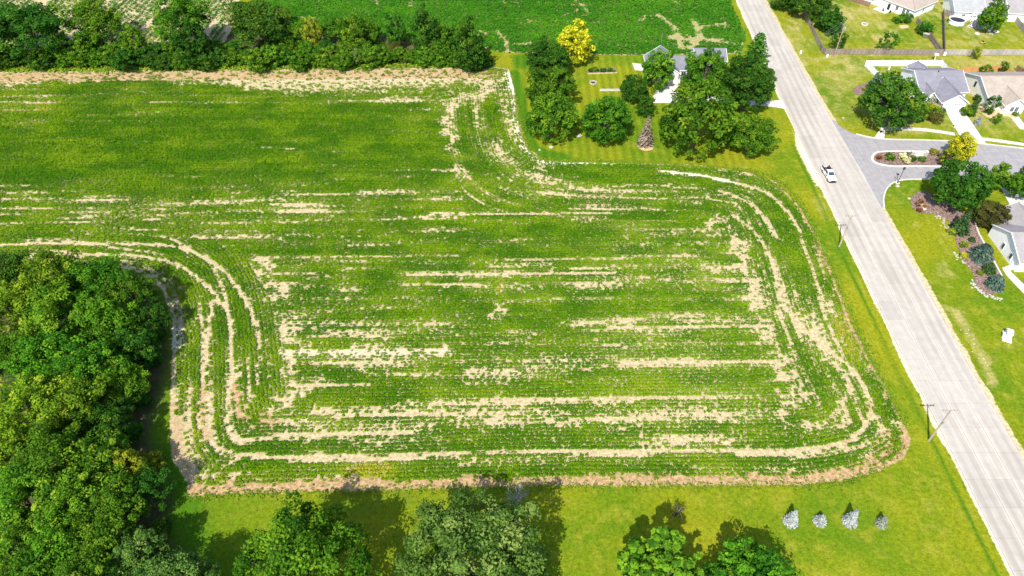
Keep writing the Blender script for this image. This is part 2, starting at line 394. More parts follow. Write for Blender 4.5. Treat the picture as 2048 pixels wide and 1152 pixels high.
ASPH = W(smooth_line([(1668,240),(1685,256),(1712,269),(1742,276),(1775,279.5)],4)[:-1]+[(1775,279.5),(1910,283.5),(2050,298),(2240,318),(2240,372),(2050,352),(1985,357),(1850,358)]
   +smooth_line([(1850,358),(1800,360),(1777,372),(1767,392),(1768,412)],4)[1:]+[(1764,416)])
ASPH = [(min(x, 300), y) for x, y in ASPH] + [(road_right(G(1764,416)[1]) - .4, G(1764,416)[1]), (road_right(150) - .4, 150), (road_right(G(1668,240)[1]) - .4, G(1668,240)[1])]
ISLAND_PX = smooth_line([(1744,318),(1749,308),(1762,304),(1800,303),(1855,303.5),(1900,305),(1925,311),(1931,320),(1925,330),(1890,333),(1830,332.5),(1790,333),(1766,330),(1750,325)],4,True)
ISLAND = W(ISLAND_PX)

# ------------------------------------------------------------------ crop cover: bare patches, wheel tracks, dense and sparse zones
BARE = [([(-200,142),(985,136),(975,160),(900,166),(850,170),(700,180),(560,184),(480,176),(420,163),(250,158),(0,172),(-200,172)], .04),
 ([(560,150),(985,150),(985,196),(560,196)], .45),
 ([(885,205),(900,196),(930,192),(960,178),(965,160),(1000,155),(998,190),(960,196),(922,208),(910,218),(905,265),(885,265)], .12),
 ([(885,240),(906,240),(914,310),(894,302)], .10), ([(905,325),(925,325),(940,357),(910,357)], .08),
 ([(955,150),(1020,140),(1030,200),(1040,255),(1060,305),(1045,310),(1010,250),(985,190)], .30),
 ([(1000,230),(1040,240),(1062,305),(1110,335),(1080,338),(1030,300)], .22),
 ([(498,512),(546,512),(540,562),(522,558)], .10), ([(537,567),(584,569),(578,600),(545,612)], .12),
 ([(555,630),(602,632),(598,662),(572,692),(558,680)], .15), ([(562,698),(760,699),(905,700),(905,705),(640,707),(592,709),(588,745),(572,765),(566,720)], .12),
 ([(575,790),(600,775),(640,753),(640,775),(570,815),(520,838),(535,806)], .10),
 ([(1408,445),(1440,430),(1475,430),(1440,448),(1415,455)], .12), ([(1458,450),(1482,480),(1502,520),(1518,555),(1534,604),(1510,590),(1485,545),(1462,492)], .13),
 ([(1490,588),(1526,587),(1536,618),(1500,620)], .08), ([(1498,652),(1548,650),(1556,692),(1520,685)], .10),
 ([(1525,718),(1562,690),(1582,740),(1596,782),(1545,748)], .14), ([(1555,788),(1592,788),(1602,815),(1565,818)], .08),
 ([(345,820),(405,800),(380,880),(450,905),(520,965),(375,990),(345,900)], .42), ([(440,800),(540,815),(560,850),(500,880),(430,860)], .55),
 ([(1740,830),(1810,845),(1825,885),(1800,920),(1700,962),(1690,940),(1760,890)], .30),
 ([(985,560),(1010,560),(1002,600),(1020,622),(960,660),(992,612)], .30), ([(880,905),(990,908),(985,930),(885,925)], .32),
 ([(325,595),(345,600),(362,690),(340,725)], .05), ([(1560,850),(1640,832),(1640,852),(1570,866)], .3), ([(250,525),(340,545),(420,640),(380,640),(330,570)], .45),
 ([(470,720),(480,720),(484,830),(465,830)], .2)]
TRACKS = [([(0,490),(150,488),(300,490),(370,500),(430,530),(470,570),(495,610),(512,650)], .75, .85), ([(60,512),(200,511),(290,516),(350,530),(410,570),(445,612),(462,655),(464,740),(472,800),(482,835)], .7, .9),
 ([(425,600),(415,680),(405,760),(401,840),(415,880),(460,906),(560,917),(850,918)], .55, .85), ([(512,650),(516,710),(515,770)], .5, .7),
 ([(560,915),(900,914)], .5, .5), ([(960,190),(952,260),(975,320),(1020,360),(1100,385),(1220,400)], .6, .6), ([(990,290),(1012,330),(1062,362),(1150,372)], .6, .5),
 ([(1320,343),(1400,352),(1460,365),(1530,385),(1570,420),(1598,462)], .85, .85), ([(1440,383),(1500,408),(1535,445),(1556,478)], .9, .75), ([(1360,400),(1440,392),(1475,415)], .5, .6),
 ([(1465,432),(1512,470),(1540,520),(1560,600)], .6, .75), ([(1560,600),(1600,655),(1680,720),(1720,760),(1742,812),(1730,850),(1690,886),(1600,906),(1480,911)], .75, .85),
 ([(1640,500),(1660,600),(1690,690)], .5, .6), ([(1598,462),(1625,540),(1650,640)], .45, .7), ([(1700,740),(1690,800),(1665,835),(1620,855)], 1.2, .55), ([(1560,600),(1580,700),(1610,800)], .5, .6),
 ([(860,428),(1000,429),(1220,427)], .6, .9), ([(0,430),(300,431),(450,424),(640,418)], .45, .65), ([(0,420),(300,418)], .5, .5), ([(640,412),(1000,420)], .4, .5),
 ([(820,553),(1000,551),(1230,547)], .55, .85), ([(860,572),(980,572)], .6, .7), ([(1020,572),(1300,568),(1490,562)], .5, .55), ([(940,532),(1100,530)], 1.0, .65), ([(1100,540),(1480,530)], 2.0, .35),
 ([(600,572),(860,566)], .5, .6), ([(600,600),(900,598)], .9, .45), ([(560,706),(905,702)], .8, .6), ([(640,728),(1000,722),(1400,720)], .6, .5), ([(930,742),(1250,736),(1540,731)], 1.5, .5), ([(1240,728),(1560,725)], .3, .9),
 ([(580,660),(905,668),(1100,664)], .8, .5), ([(1215,656),(1545,652)], .4, .9), ([(1240,798),(1520,792)], .6, .6), ([(620,829),(760,829),(930,826)], .35, .95), ([(930,826),(1400,818)], .4, .4), ([(860,800),(1240,798)], .6, .6),
 ([(860,852),(1300,848),(1500,842)], .5, .5), ([(520,850),(860,856)], .8, .55), ([(1480,909),(1560,908)], .4, .9), ([(1240,886),(1500,884)], .6, .5), ([(1060,765),(1000,768),(930,768)], .4, .6),
 ([(480,404),(700,398),(1000,404)], .4, .55), ([(980,388),(1250,392)], 1.0, .45), ([(520,297),(590,298)], .35, .8), ([(200,285),(640,283)], .25, .4), ([(640,362),(905,352)], .4, .4), ([(400,345),(905,340)], .4, .4),
 ([(300,205),(400,206)], .3, .7), ([(420,205),(640,207)], .5, .5), ([(0,205),(180,208)], .8, .45), ([(500,462),(640,460),(860,468)], .6, .4), ([(1030,480),(1300,476),(1440,472)], .6, .45), ([(1240,398),(1380,398)], .7, .45), ([(1120,408),(1420,425)], .4, .5),
 ([(1340,370),(1250,372),(1120,385)], .6, .4), ([(1420,630),(1240,640)], .4, .4), ([(1240,690),(1520,686)], .7, .35), ([(1100,690),(700,690)], .7, .45), ([(1130,325),(1300,329),(1480,338)], .5, .9)]
DENSE = [(1150,625,260,34,.22), (1270,760,240,14,.35), (1040,765,120,14,.2), (380,265,420,60,.25), (120,318,140,28,.3), (700,300,200,40,.18), (1380,600,120,40,.1), (1000,480,200,26,.1), (1170,690,200,12,.12),
  (1600,400,60,25,.2), (1560,470,30,60,.15), (1500,640,40,60,.1), (1790,800,25,80,.2), (1060,950,120,8,.3), (830,945,60,12,.25), (1570,700,14,60,.2), (1010,410,120,8,.1), (1100,340,300,8,.2)]
SPARSE = [(900,800,330,110,.20), (700,880,240,50,.22), (300,425,360,60,.20), (1620,640,70,90,.16), (1300,850,260,60,.14), (1400,640,160,60,.10), (640,640,120,80,.12), (430,720,90,110,.18), (1050,300,70,80,.22), (200,215,220,30,.26),
  (40,250,60,60,.2), (1180,400,120,30,.18), (1340,500,140,70,.14), (620,420,120,60,.12), (150,545,200,20,.2), (930,735,400,24,.12), (1180,560,300,14,.12), (950,290,60,80,.12), (1690,870,60,60,.16)]
def field_density(x, y, px, py, d, u, v):
    p = np.where(py > 480, .86, .92)
    s1 = vn(u / 1.6, v / 26, 11); s2 = vn(u / .8, v / 9, 12); s3 = fbm(x / 14, y / 9, 13)
    p -= .24 * sstep(.60, .82, s1) + .16 * sstep(.62, .85, s2) + .30 * (s3 - .5)
    s4 = vn(np.floor(u / .76) * .83 + 3.3, v / 17, 14); p -= np.where(py > 380, .42, .26) * sstep(.66, .86, s4)
    for a, b, rx, ry, k in DENSE: p += k * np.exp(-((px - a) / rx) ** 2 - ((py - b) / ry) ** 2)
    for a, b, rx, ry, k in SPARSE: p -= .72 * k * np.exp(-((px - a) / rx) ** 2 - ((py - b) / ry) ** 2)
    wx = px + (vn(px / 11, py / 7, 31) - .5) * 22; wy = py + (vn(px / 11, py / 7, 32) - .5) * 12
    for poly, k in BARE:
        sd = segdist(wx, wy, poly, True); sd = np.where(inpoly(wx, wy, poly), sd, -sd)
        k2 = k + .14 + sstep(.5, .8, vn(x / .8, y / .6, 33)) * .36
        f = sstep(-8, 6, sd + (vn(x / .8, y / .6, 42) - .5) * 12); p = p * (1 - f) + np.minimum(p, k2) * f
    jit = (vn(x / 1.1, y / 1.1, 34) - .5) * .6
    for pts, w, k in TRACKS:
        q = np.array(pts); along = (1.12 if k >= .7 else .82) + (.25 if k >= .7 else .6) * (vn(x / 6, y / 6, 43) - .3)
        dd = segdist(x, y, W(smooth_line(pts, 5))) + jit * np.minimum(w, .7); p *= 1 - np.clip(k * (.84 if k >= .7 else .66) * along, 0, .97) * (1 - sstep(w * (.35 if k >= .7 else .12), w * .68 + .28, dd))
    edge = np.where(py > 930, 1.7, np.where((px < 420) & (py > 830), 2.6, 1.0))
    p *= sstep(edge * .45, edge * 1.3, d + (vn(x / 2, y / 2, 35) - .5) * 1.2)
    return np.clip(p, 0, .985)
# ---- terrain grid
GX = np.arange(-190, 190.1, .8); GY = np.arange(30, 272, .8)
X, Y = np.meshgrid(GX, GY); X = X.ravel(); Y = Y.ravel()
PX, PY = topx(X, Y)
dF = segdist(X, Y, FIELD, True); inF = inpoly(X, Y, FIELD); sF = np.where(inF, dF, -dF)
dA = segdist(X, Y, FAR, True); inA = inpoly(X, Y, FAR); sA = np.where(inA, dA, -dA)
dV = segdist(X, Y, VEG, True); inV = inpoly(X, Y, VEG); sV = np.where(inV, dV, -dV)
soil = sstep(-1.1, 1.1, np.maximum(np.maximum(sF, sA), sV))
inW = inpoly(X, Y, WOOD); dW = segdist(X, Y, WOOD, True); sW = np.where(inW, dW, -dW)
def band(pts, w, soft=1.0):                       # ground band along a photo polyline, half width w metres
    d = segdist(X, Y, W(smooth_line(pts))); return 1 - sstep(w, w + soft, d)
YARD0 = W([(1020,108),(1400,112),(1480,112),(1548,200),(1560,300),(1500,335),(1250,322),(1085,316),(1045,260),(1030,170)])
red = np.zeros_like(X); pale = np.zeros_like(X); dry = np.zeros_like(X); lush = np.zeros_like(X); litter = np.zeros_like(X); stripe = np.zeros_like(X)
red = np.maximum(red, .95 * band([(378,985),(500,978),(700,975),(900,968),(1100,965),(1400,965),(1600,962),(1700,948),(1780,915),(1812,880)], 1.3, 1.6))
red = np.maximum(red, .8 * band([(1810,850),(1760,760),(1700,650),(1665,570),(1620,455),(1570,380),(1500,345)], .5, 1.2))
red = np.maximum(red, .9 * band([(1030,190),(1040,250),(1056,296),(1085,319)], .35, .6))
red = np.maximum(red, .6 * band([(340,830),(345,930),(380,985)], 2.0, 2.0))
red = np.maximum(red, .75 * band([(500,830),(540,850)], 1.5, 2)); red = np.maximum(red, .7 * band([(405,770),(404,840),(415,880)], .6, .8))
red = np.maximum(red, .6 * band([(1690,885),(1740,810)], .6, .9)); red = np.maximum(red, .7 * band([(1780,900),(1815,880)], 2.5, 2.0))
red = np.maximum(red, .8 * band([(470,770),(478,830)], .7, .7))
pale = np.maximum(pale, band([(1018,150),(1030,190),(1040,250),(1052,292),(1100,325),(1200,328)], 1.2, 1.0))
pale = np.maximum(pale, .1 * band([(0,152),(400,148),(985,142)], 3, 4)); red = np.maximum(red, .75 * band([(-40,156),(400,150),(985,146)], 2.2, 3.0))
pale = np.maximum(pale, .8 * band([(1320,343),(1400,352),(1460,365)], 1.2, 1.0))
pale = np.maximum(pale, .7 * band([(355,660),(352,690)], 1.0, .8)); pale = np.maximum(pale, .3 * band([(560,706),(900,703)], .7, .6))
# gravel shoulders of the road (pale soil) on both sides
rl = np.interp(Y, [20,47,68,88,130,188,254,300], [76.3,76.5,76.4,76.2,77.0,78.3,80.7,82.6]); rr = np.array([road_right(v) for v in GY])
rr = np.repeat(rr, len(GX))
onroad = (X > rl - .9) & (X < rr + .5)
gv_ = vn(X / 3, Y / 5, 4)
sh = np.maximum(sstep(-.95 - gv_ * .7, -.15, X - rl) * (X < rl + 6), (1 - sstep(.5, 1.3 + gv_ * .8, X - rr)) * (X > rr - 6))
wide = np.exp(-((Y - 155) / 14) ** 2) * (1 - sstep(1.0, 2.6 + gv_, rl - X)) * (X < rl + 3)
sh = np.maximum(sh, wide)
soil = np.maximum(soil, sh); pale = np.maximum(pale, sh * np.where(X < rl + 2, .8, .15))
# dry and lush lawns
def ell(cx, cy, rx, ry): return np.exp(-(((PX - cx) / rx) ** 2 + ((PY - cy) / ry) ** 2))
dry += .30 * sstep(rr + 0, rr + 1, X) * sstep(140, 175, Y) + .08 * (X > rr) + .34 * sstep(.5, .8, fbm(X / 5, Y / 5, 51)) * (X > 60)
dry += .35 * ell(1980,125,120,14) + .25 * ell(1680,160,40,30) + .25 * ell(1600,120,25,12) + .25 * ell(1960,240,60,22) + .15 * ell(1820,262,80,6)
dry += .6 * band([(1915,625),(1930,650),(1950,690),(1965,720),(1985,760)], .6, 1.2) + .30 * ell(1500,335,60,14) + .22 * ell(1880,640,40,90) + .2 * ell(1860,590,30,40) + .25 * ell(1640,430,30,60)
dry += .25 * ell(830,1010,50,40) + .18 * ell(1190,1090,40,50) + .2 * ell(1560,1085,60,30) + .22 * ell(1880,1110,60,40) + .3 * ell(1780,985,60,20)
dry += .55 * np.exp(-((np.hypot((PX - 377) / 13, (PY - 1033) / 15) - 1) / .35) ** 2)
dry += .25 * ell(1700,40,60,25)
lush += .3 * inpoly(X, Y, YARD0) + .9 * ell(1050,120,30,18) + .75 * band([(1022,150),(1045,270),(1070,305),(1120,318)], 1.8, 2) * (sF < 0)
lush += .42 * ell(740,1070,430,90) + .45 * ell(1700,230,40,40) + .3 * ell(1400,985,500,12) + .35 * ell(700,1005,260,25) + .6 * ell(330,1000,90,140)  # first ellipse: greener lawn by the bottom trees, also colours their shade deeper green
lush += .4 * ell(1985,90,70,20) + .3 * ell(1860,40,30,40)
dl = np.abs(X - (rl - 2.6)); lush += .85 * np.exp(-(dl / .55) ** 2) * (Y < 165); dl = np.abs(X - (rl - 4.6)); lush += .35 * np.exp(-(dl / .4) ** 2) * (Y < 150)
dl = np.abs(X - (rr + 5.5)); lush += .3 * np.exp(-(dl / 2.2) ** 2) * (Y < 120)
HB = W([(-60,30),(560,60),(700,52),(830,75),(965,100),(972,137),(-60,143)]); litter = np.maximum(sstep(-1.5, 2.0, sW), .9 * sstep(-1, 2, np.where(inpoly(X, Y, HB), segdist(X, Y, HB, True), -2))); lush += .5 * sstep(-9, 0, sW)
YARD = YARD0; _u = ([(1020,108),(1400,112),(1480,112),(1548,200),(1560,300),(1500,335),(1250,322),(1085,316),(1045,260),(1030,170)])
stripe += sstep(-1, 2, np.where(inpoly(X, Y, YARD), segdist(X, Y, YARD, True), -1)) * .9
stripe += .2 * sstep(0, 2, X - rr) * (Y > 212) + .55 * (X < rl) * sstep(205, 215, Y) * sstep(70, 78, X)
stripe += .22 * (X > rr + 1) + .2 * ((X < rl) & (X > 60) & (Y < 150))
red = np.clip(red, 0, 1)
zones = np.stack([soil, red, np.clip(dry, 0, 1), np.clip(stripe, 0, 1)], 1)
cover = np.zeros_like(X); q_ = sF > -1
_in = inpoly(X[q_], Y[q_], INNER); _u = np.where(_in, Y[q_] - math.tan(R(.8)) * X[q_], dF[q_]); _v = np.where(_in, X[q_], X[q_] + Y[q_])
cover[q_] = field_density(X[q_], Y[q_], PX[q_], PY[q_], np.maximum(sF[q_], 0), _u, _v); cover = np.where(sA > 0, .9, cover)
zones2 = np.stack([np.clip(pale, 0, 1), np.clip(litter, 0, 1), np.clip(lush, 0, 1), np.clip(cover, 0, 1)], 1)
Z = np.zeros_like(X) + (vn(X / 9, Y / 9, 3) - .5) * .06 - .03
nx, ny = len(GX), len(GY)
ii = (np.arange(ny - 1)[:, None] * nx + np.arange(nx - 1)[None, :]).ravel()
FQ = np.stack([ii, ii + 1, ii + 1 + nx, ii + nx], 1)
cx = X[ii] + .4; cy = Y[ii] + .4
fsF = sF[ii]; fsA = sA[ii]; fsV = sV[ii]; fW = sW[ii]
sel = np.zeros(len(ii), int); sel[fsF > -.3] = 1; sel[fsA > -.3] = 2; sel[fsV > -.3] = 3; sel[(fW > 0) & (sel == 0)] = 4
V3 = np.stack([X, Y, Z], 1)
for k, nm in enumerate(['ground', 'field', 'bean_field', 'vegetable_plot', 'woodland_floor']):
    fq = FQ[sel == k]; u, inv = np.unique(fq, return_inverse=True)
    structure(link(nm, np_mesh(nm, V3[u], inv.reshape(-1, 4), {'zones': zones[u], 'zones2': zones2[u]}), M['terrain']))
far = MB()                                         # the plain beyond the detailed ground, four sheets round it
for x0, x1, y0, y1 in ((-2500, 2500, 271.6, 4000), (-2500, 2500, -2500, 30), (-2500, -190, 30, 271.6), (189.9, 2500, 30, 271.6)):
    far.add([(x0, y0, -.06), (x1, y0, -.06), (x1, y1, -.06), (x0, y1, -.06)], [(0, 1, 2, 3)])
structure(far.build('farmland', M['terrain']))

# ------------------------------------------------------------------ crop plants
def plants(poly, inner, ang, dens, row, seed, feature):
    xs = [p[0] for p in poly]; ys = [p[1] for p in poly]
    sp = 1 / math.sqrt(dens); a = np.arange(max(min(xs), -175), min(max(xs), 175), sp); b = np.arange(min(ys), min(max(ys), 262), sp)
    x, y = np.meshgrid(a, b); x = x.ravel() + RNG.uniform(-.5, .5, x.size) * sp; y = y.ravel() + RNG.uniform(-.5, .5, y.size) * sp
    k = inpoly(x, y, poly); x, y = x[k], y[k]
    px, py = topx(x, y); k = (px > -60) & (px < 2110) & (py > -40) & (py < 1200); x, y, px, py = x[k], y[k], px[k], py[k]
    d = segdist(x, y, poly, True); ins = inpoly(x, y, inner) if inner else np.ones(len(x), bool)
    tx = math.tan(ang); u = y - tx * x
    # inner rows run straight, headland rows follow the field edge
    un = (np.floor(u / row) + .5) * row
    y2 = np.where(ins, un + tx * x, y); x2 = x.copy()
    h = ~ins
    if h.any():
        e = .05; xh, yh, dh = x[h], y[h], d[h]
        gx = (segdist(xh + e, yh, poly, True) - dh) / e; gy = (segdist(xh, yh + e, poly, True) - dh) / e
        m = (np.floor(dh / row) + .5) * row - dh
        x2[h] += gx * m; y2[h] += gy * m
    x2 += RNG.normal(0, .05, x2.size); y2 += RNG.normal(0, .05, x2.size)
    return x2, y2, px, py, d, ins, np.where(ins, u, d), np.where(ins, x, x + y)
def clumps(name, x, y, vig, tint, mat, leaves, size, hgt, **kw):
    n = len(x); P = np.repeat(np.stack([x, y, np.zeros(n)], 1), leaves, 0); v = np.repeat(vig, leaves)
    a = RNG.uniform(0, 2 * np.pi, n * leaves); r = np.sqrt(RNG.uniform(0, 1, n * leaves)) * size * .95 * v
    P[:, 0] += np.cos(a) * r; P[:, 1] += np.sin(a) * r; P[:, 2] = hgt * v * RNG.uniform(.45, 1.05, n * leaves)
    N = np.stack([np.cos(a) * .55, np.sin(a) * .55, np.full(n * leaves, 1.35)], 1) + RNG.normal(0, .30, (n * leaves, 3))
    L = size * v * RNG.uniform(.8, 1.25, n * leaves)
    Vq, Fq = leaf_quads(P, N, L, L * .72)
    tt = np.clip(np.repeat(tint, leaves) + RNG.normal(0, .10, n * leaves), 0, 1)
    o = link(name, np_mesh(name, Vq, Fq, {'tint': np.repeat(tt, 4)}), mat); o['kind'] = 'stuff'
    return o
x, y, px, py, d, ins, u, v = plants(FIELD, INNER, R(.8), 6.6, .76, 1, None)
p = field_density(x, y, px, py, d, u, v)
keep = (.5 + 1.3 * (vn(x / .8, y / .6, 36) * .36 + vn(x / .42, y / .4, 40) * .34 + RNG.uniform(0, 1, len(x)) * .30 - .5)) < p
vig = np.clip(.70 + .42 * p + .22 * (fbm(x / 6, y / 6, 37) - .5), .5, 1.3)
tint = np.clip(.42 + .85 * (fbm(x / 7, y / 4, 38) - .5) + .30 * (.8 - p) + .25 * (vn(u / 1.2, v / 20, 41) - .5), 0, .74)
for a, b, rx, ry, k in [(735,940,62,24,.75), (1690,660,34,80,.40), (1320,775,60,16,.35), (405,860,14,30,.4), (1000,575,14,14,.5), (40,215,120,60,.25), (600,430,100,20,.15), (950,385,100,25,.15)]:
    tint = np.clip(tint + k * np.exp(-((px - a) / rx) ** 2 - ((py - b) / ry) ** 2) * (.6 + .8 * vn(x / .8, y / .8, 39)), 0, 1)
k = keep
clumps('soybean_crop', x[k], y[k], vig[k], tint[k], M['crop'], 6, .37, .42)
# far bean field
x, y, px, py, d, ins, u, v = plants(FAR, None, R(-.6), 3.8, .76, 2, None)
p = np.full(len(x), .95) - .25 * sstep(.62, .8, vn(u / 1.4, v / 30, 21))
FT = [([(1315,30),(1350,60),(1362,96)], 1.0, .8), ([(1385,40),(1400,75),(1378,96)], 1.0, .8), ([(1290,0),(1305,45)], .4, .5), ([(1345,-10),(1355,20)], .4, .5), ([(1150,0),(1170,18),(1172,32)], .7, .7), ([(1130,30),(1160,20)], .6, .6),
  ([(1275,45),(1290,32)], .6, .7), ([(1000,-5),(1045,50)], .3, .5), ([(1025,-5),(1060,45)], .3, .4), ([(990,62),(1010,80),(1014,104)], .7, .7), ([(1035,88),(1065,88)], .6, .8), ([(1060,42),(1240,46)], .35, .4), ([(1390,56),(1450,48)], .6, .7), ([(600,36),(640,38)], .5, .7), ([(820,12),(826,5)], 1.0, .6),
  ([(755,-5),(757,15)], .4, .6), ([(1340,75),(1470,85)], 1.4, .6), ([(960,62),(975,70)], .6, .7), ([(1080,75),(1130,60)], .3, .4), ([(1010,-5),(990,30)], .3, .3), ([(1450,45),(1450,56)], .5, .7)]
for pts, w, k in FT: p *= 1 - k * (1 - sstep(w * .7, w * 1.5 + .4, segdist(x, y, W(smooth_line(pts, 4))) + (vn(x / 1.5, y / 1.5, 22) - .5) * .9))
p -= .55 * np.exp(-((px - 1390) / 45) ** 2 - ((py - 76) / 14) ** 2) * sstep(.35, .6, vn(x / 2.2, y / 2.2, 23)) + .3 * np.exp(-((px - 1290) / 20) ** 2 - ((py - 82) / 14) ** 2) * (vn(x / 2, y / 2, 24) > .5)
keep = (vn(x / .9, y / .9, 25) * .5 + RNG.uniform(0, 1, len(x)) * .5) < p
tint = np.clip(.42 + .6 * (fbm(x / 12, y / 7, 26) - .5) - .25 * sstep(.4, .7, vn(u / 5, v / 90, 27)) + .25 * np.exp(-((py - 60) / 10) ** 2) * .5, 0, .8)
clumps('far_bean_crop', x[keep], y[keep], np.clip(1.0 + .3 * (fbm(x / 5, y / 5, 28) - .5), .7, 1.3)[keep], tint[keep], M['crop_far'], 4, .62, .55)
# vegetable rows in the plot behind the hedgerow: rows run away from the camera, leaning left
A0 = np.array(G(40, 66)); A1 = np.array(G(130, -10)); dv = (A1 - A0) / np.linalg.norm(A1 - A0); nv = np.array([dv[1], -dv[0]])
aa = np.arange(-60, 90, .55); bb = np.arange(-90, 130, 2.0); aa, bb = np.meshgrid(aa, bb); row = (bb / 2.0 + 60).astype(int)
x = A0[0] + dv[0] * aa + nv[0] * bb + RNG.normal(0, .16, aa.shape); y = A0[1] + dv[1] * aa + nv[1] * bb + RNG.normal(0, .16, aa.shape); x, y, row = x.ravel(), y.ravel(), row.ravel()
px, py = topx(x, y); k = inpoly(x, y, VEG) & (px > -40) & (px < 520) & (py > -40) & ~((px > 450) & (px < 478)) & (RNG.uniform(0, 1, x.size) < .86)
k &= ~((px > 68) & (px < 95) & (py < 25)) & ~((row % 11) == 3)
cl = np.array([.25, .3, .8, .35, .25, .55, .3])[(row // 5) % 7]
clumps('vegetable_rows', x[k], y[k], np.clip(RNG.normal(1, .15, k.sum()), .6, 1.4), cl[k], M['veg'], 6, .66, .6)
# rough grass along the road verge and the field edge
def tufts(name, pts, w, n, mat, size, tint0):
    P = np.array(W(smooth_line(pts, 5))); seg = np.hypot(*np.diff(P, axis=0).T); cs = np.r_[0, np.cumsum(seg)]
    s = RNG.uniform(0, cs[-1], n); xx = np.interp(s, cs, P[:, 0]) + RNG.normal(0, w, n); yy = np.interp(s, cs, P[:, 1]) + RNG.normal(0, w, n)
    clumps(name, xx, yy, np.clip(RNG.normal(1, .25, n), .5, 1.6), np.clip(RNG.normal(tint0, .15, n), 0, 1), mat, 4, size, size)
tufts('verge_grass', [(1030,190),(1042,255),(1058,298),(1090,321),(1250,325),(1500,343),(1560,366),(1605,415),(1670,555),(1740,715),(1810,850)], .45, 2600, M['veg'], .26, .55)
tufts('border_weeds', [(1810,890),(1700,962),(1500,972),(1100,974),(900,979),(500,988),(375,995)], .5, 1500, M['veg'], .22, .6)
tufts('hedge_weeds', [(0,141),(300,138),(700,134),(985,130)], .8, 2600, M['veg'], .5, .5)

# ------------------------------------------------------------------ road of concrete slabs
road = thing('road', 'long pale concrete road', 'road'); del road['label'], road['category']; structure(road)
mb = MB(); ys = list(range(24, 290, 6))
for i in range(len(ys) - 1):
    a, b = ys[i], ys[i + 1]
    mb.add([(road_left(a) - .02, a, .012), (road_right(a) + .02, a, .012), (road_right(b) + .02, b, .012), (road_left(b) - .02, b, .012)], [(0, 1, 2, 3)])
mb.build('joint_filler', M['tar'], road)
SL = 5.2; g = .013
for i in range(50):
    a = 26 + i * SL; b = a + SL
    for lane in range(3):
        def edge(yy):
            l0 = road_left(yy) + min(lane, 2) * road_lane(yy); return l0, (l0 + (road_lane(yy) if lane < 2 else road_aux(yy)))
        (a0, a1), (b0, b1) = edge(a), edge(b); sk = .25
        s = MB(); o = random.uniform(0, .008)
        gl = .032; vsl = [(a0 + gl, a + g, -.12), (a1 - gl, a + g, -.12), (b1 - gl, b - g, -.12), (b0 + gl, b - g, -.12)]
        s.add(vsl + [(q[0], q[1], .028 + o) for q in vsl], [(4, 5, 6, 7), (0, 1, 5, 4), (1, 2, 6, 5), (2, 3, 7, 6), (3, 0, 4, 7)])
        ob = s.build('slab', M['road'], road); ob.data.attributes.new('lane', 'FLOAT', 'POINT').data.foreach_set('value', [0, 1, 1, 0, 0, 1, 1, 0])
# side street, kerbs, island, pavement, drives
def sheet(name, poly, z, mat, thick=.1):
    return structure(MB().prism(poly, z - thick, z).build(name, mat))
def ribbon(mb, pts, w, z0, z1, off=0.0):
    P = [Vector((q[0], q[1])) for q in pts]; n = len(P); nr = []
    for i in range(n):
        t = (P[min(i + 1, n - 1)] - P[max(i - 1, 0)]).normalized(); nr.append(Vector((-t.y, t.x)))
    for i in range(n - 1):
        a0, a1 = P[i] + nr[i] * (off - w / 2), P[i] + nr[i] * (off + w / 2); b0, b1 = P[i + 1] + nr[i + 1] * (off - w / 2), P[i + 1] + nr[i + 1] * (off + w / 2)
        mb.prism([tuple(a0), tuple(b0), tuple(b1), tuple(a1)], z0, z1)
    return mb
sheet('side_street', ASPH, .02, M['asphalt'])
kn = W(smooth_line([(1712,268),(1742,275),(1775,278.5),(1840,280),(1910,282.5),(1950,286),(2050,297),(2240,316)], 5))
ks = W(smooth_line([(1768,414),(1767.5,394),(1777,373),(1800,361),(1850,358.5),(1985,358),(2050,353),(2240,373)], 5))
structure(ribbon(MB(), kn, .38, -.05, .13).build('north_kerb', M['concrete'])); structure(ribbon(MB(), ks, .34, -.05, .13).build('south_kerb', M['concrete']))
isl = W(ISLAND_PX + ISLAND_PX[:1]); structure(ribbon(MB(), isl, .6, -.05, .14).build('island_kerb', M['concrete']))
sheet('mulch_island', ISLAND, .10, M['mulch'], .12)
def slab_path(name, pts, w, step, z, mat):
    root = bpy.data.objects.new(name, None); COL.objects.link(root); structure(root)
    P = np.array(W(smooth_line(pts, 6))); cs = np.r_[0, np.cumsum(np.hypot(*np.diff(P, axis=0).T))]; n = int(cs[-1] / step)
    for i in range(n):
        q = [np.array([np.interp(s, cs, P[:, 0]), np.interp(s, cs, P[:, 1])]) for s in (i * step + .03, (i + 1) * step - .03)]
        t = (q[1] - q[0]); t /= np.linalg.norm(t); nn = np.array([-t[1], t[0]]) * w / 2
        MB().prism([tuple(q[0] - nn), tuple(q[1] - nn), tuple(q[1] + nn), tuple(q[0] + nn)], -.05, z + random.uniform(0, .006)).build('slab', mat, root)
    return root
slab_path('pavement', [(1764,257.5),(1790,257),(1850,259.5),(1914,269)], 1.45, 1.6, .03, M['concrete'])
slab_path('pavement', [(1957,277),(2000,282),(2060,291),(2150,304)], 1.45, 1.6, .03, M['concrete'])
ramp = sheet('kerb_ramp', W([(1763,255),(1772,256),(1768,277.5),(1748,276)]), .045, M['concrete'])
tag(MB().prism(W([(1760,262),(1765,260.5),(1764.5,265),(1759.5,266.5)]), .03, .055).build('warning_pad', M['black']), 'small black tactile pad on the pale kerb ramp beside the side street', 'tactile pad')
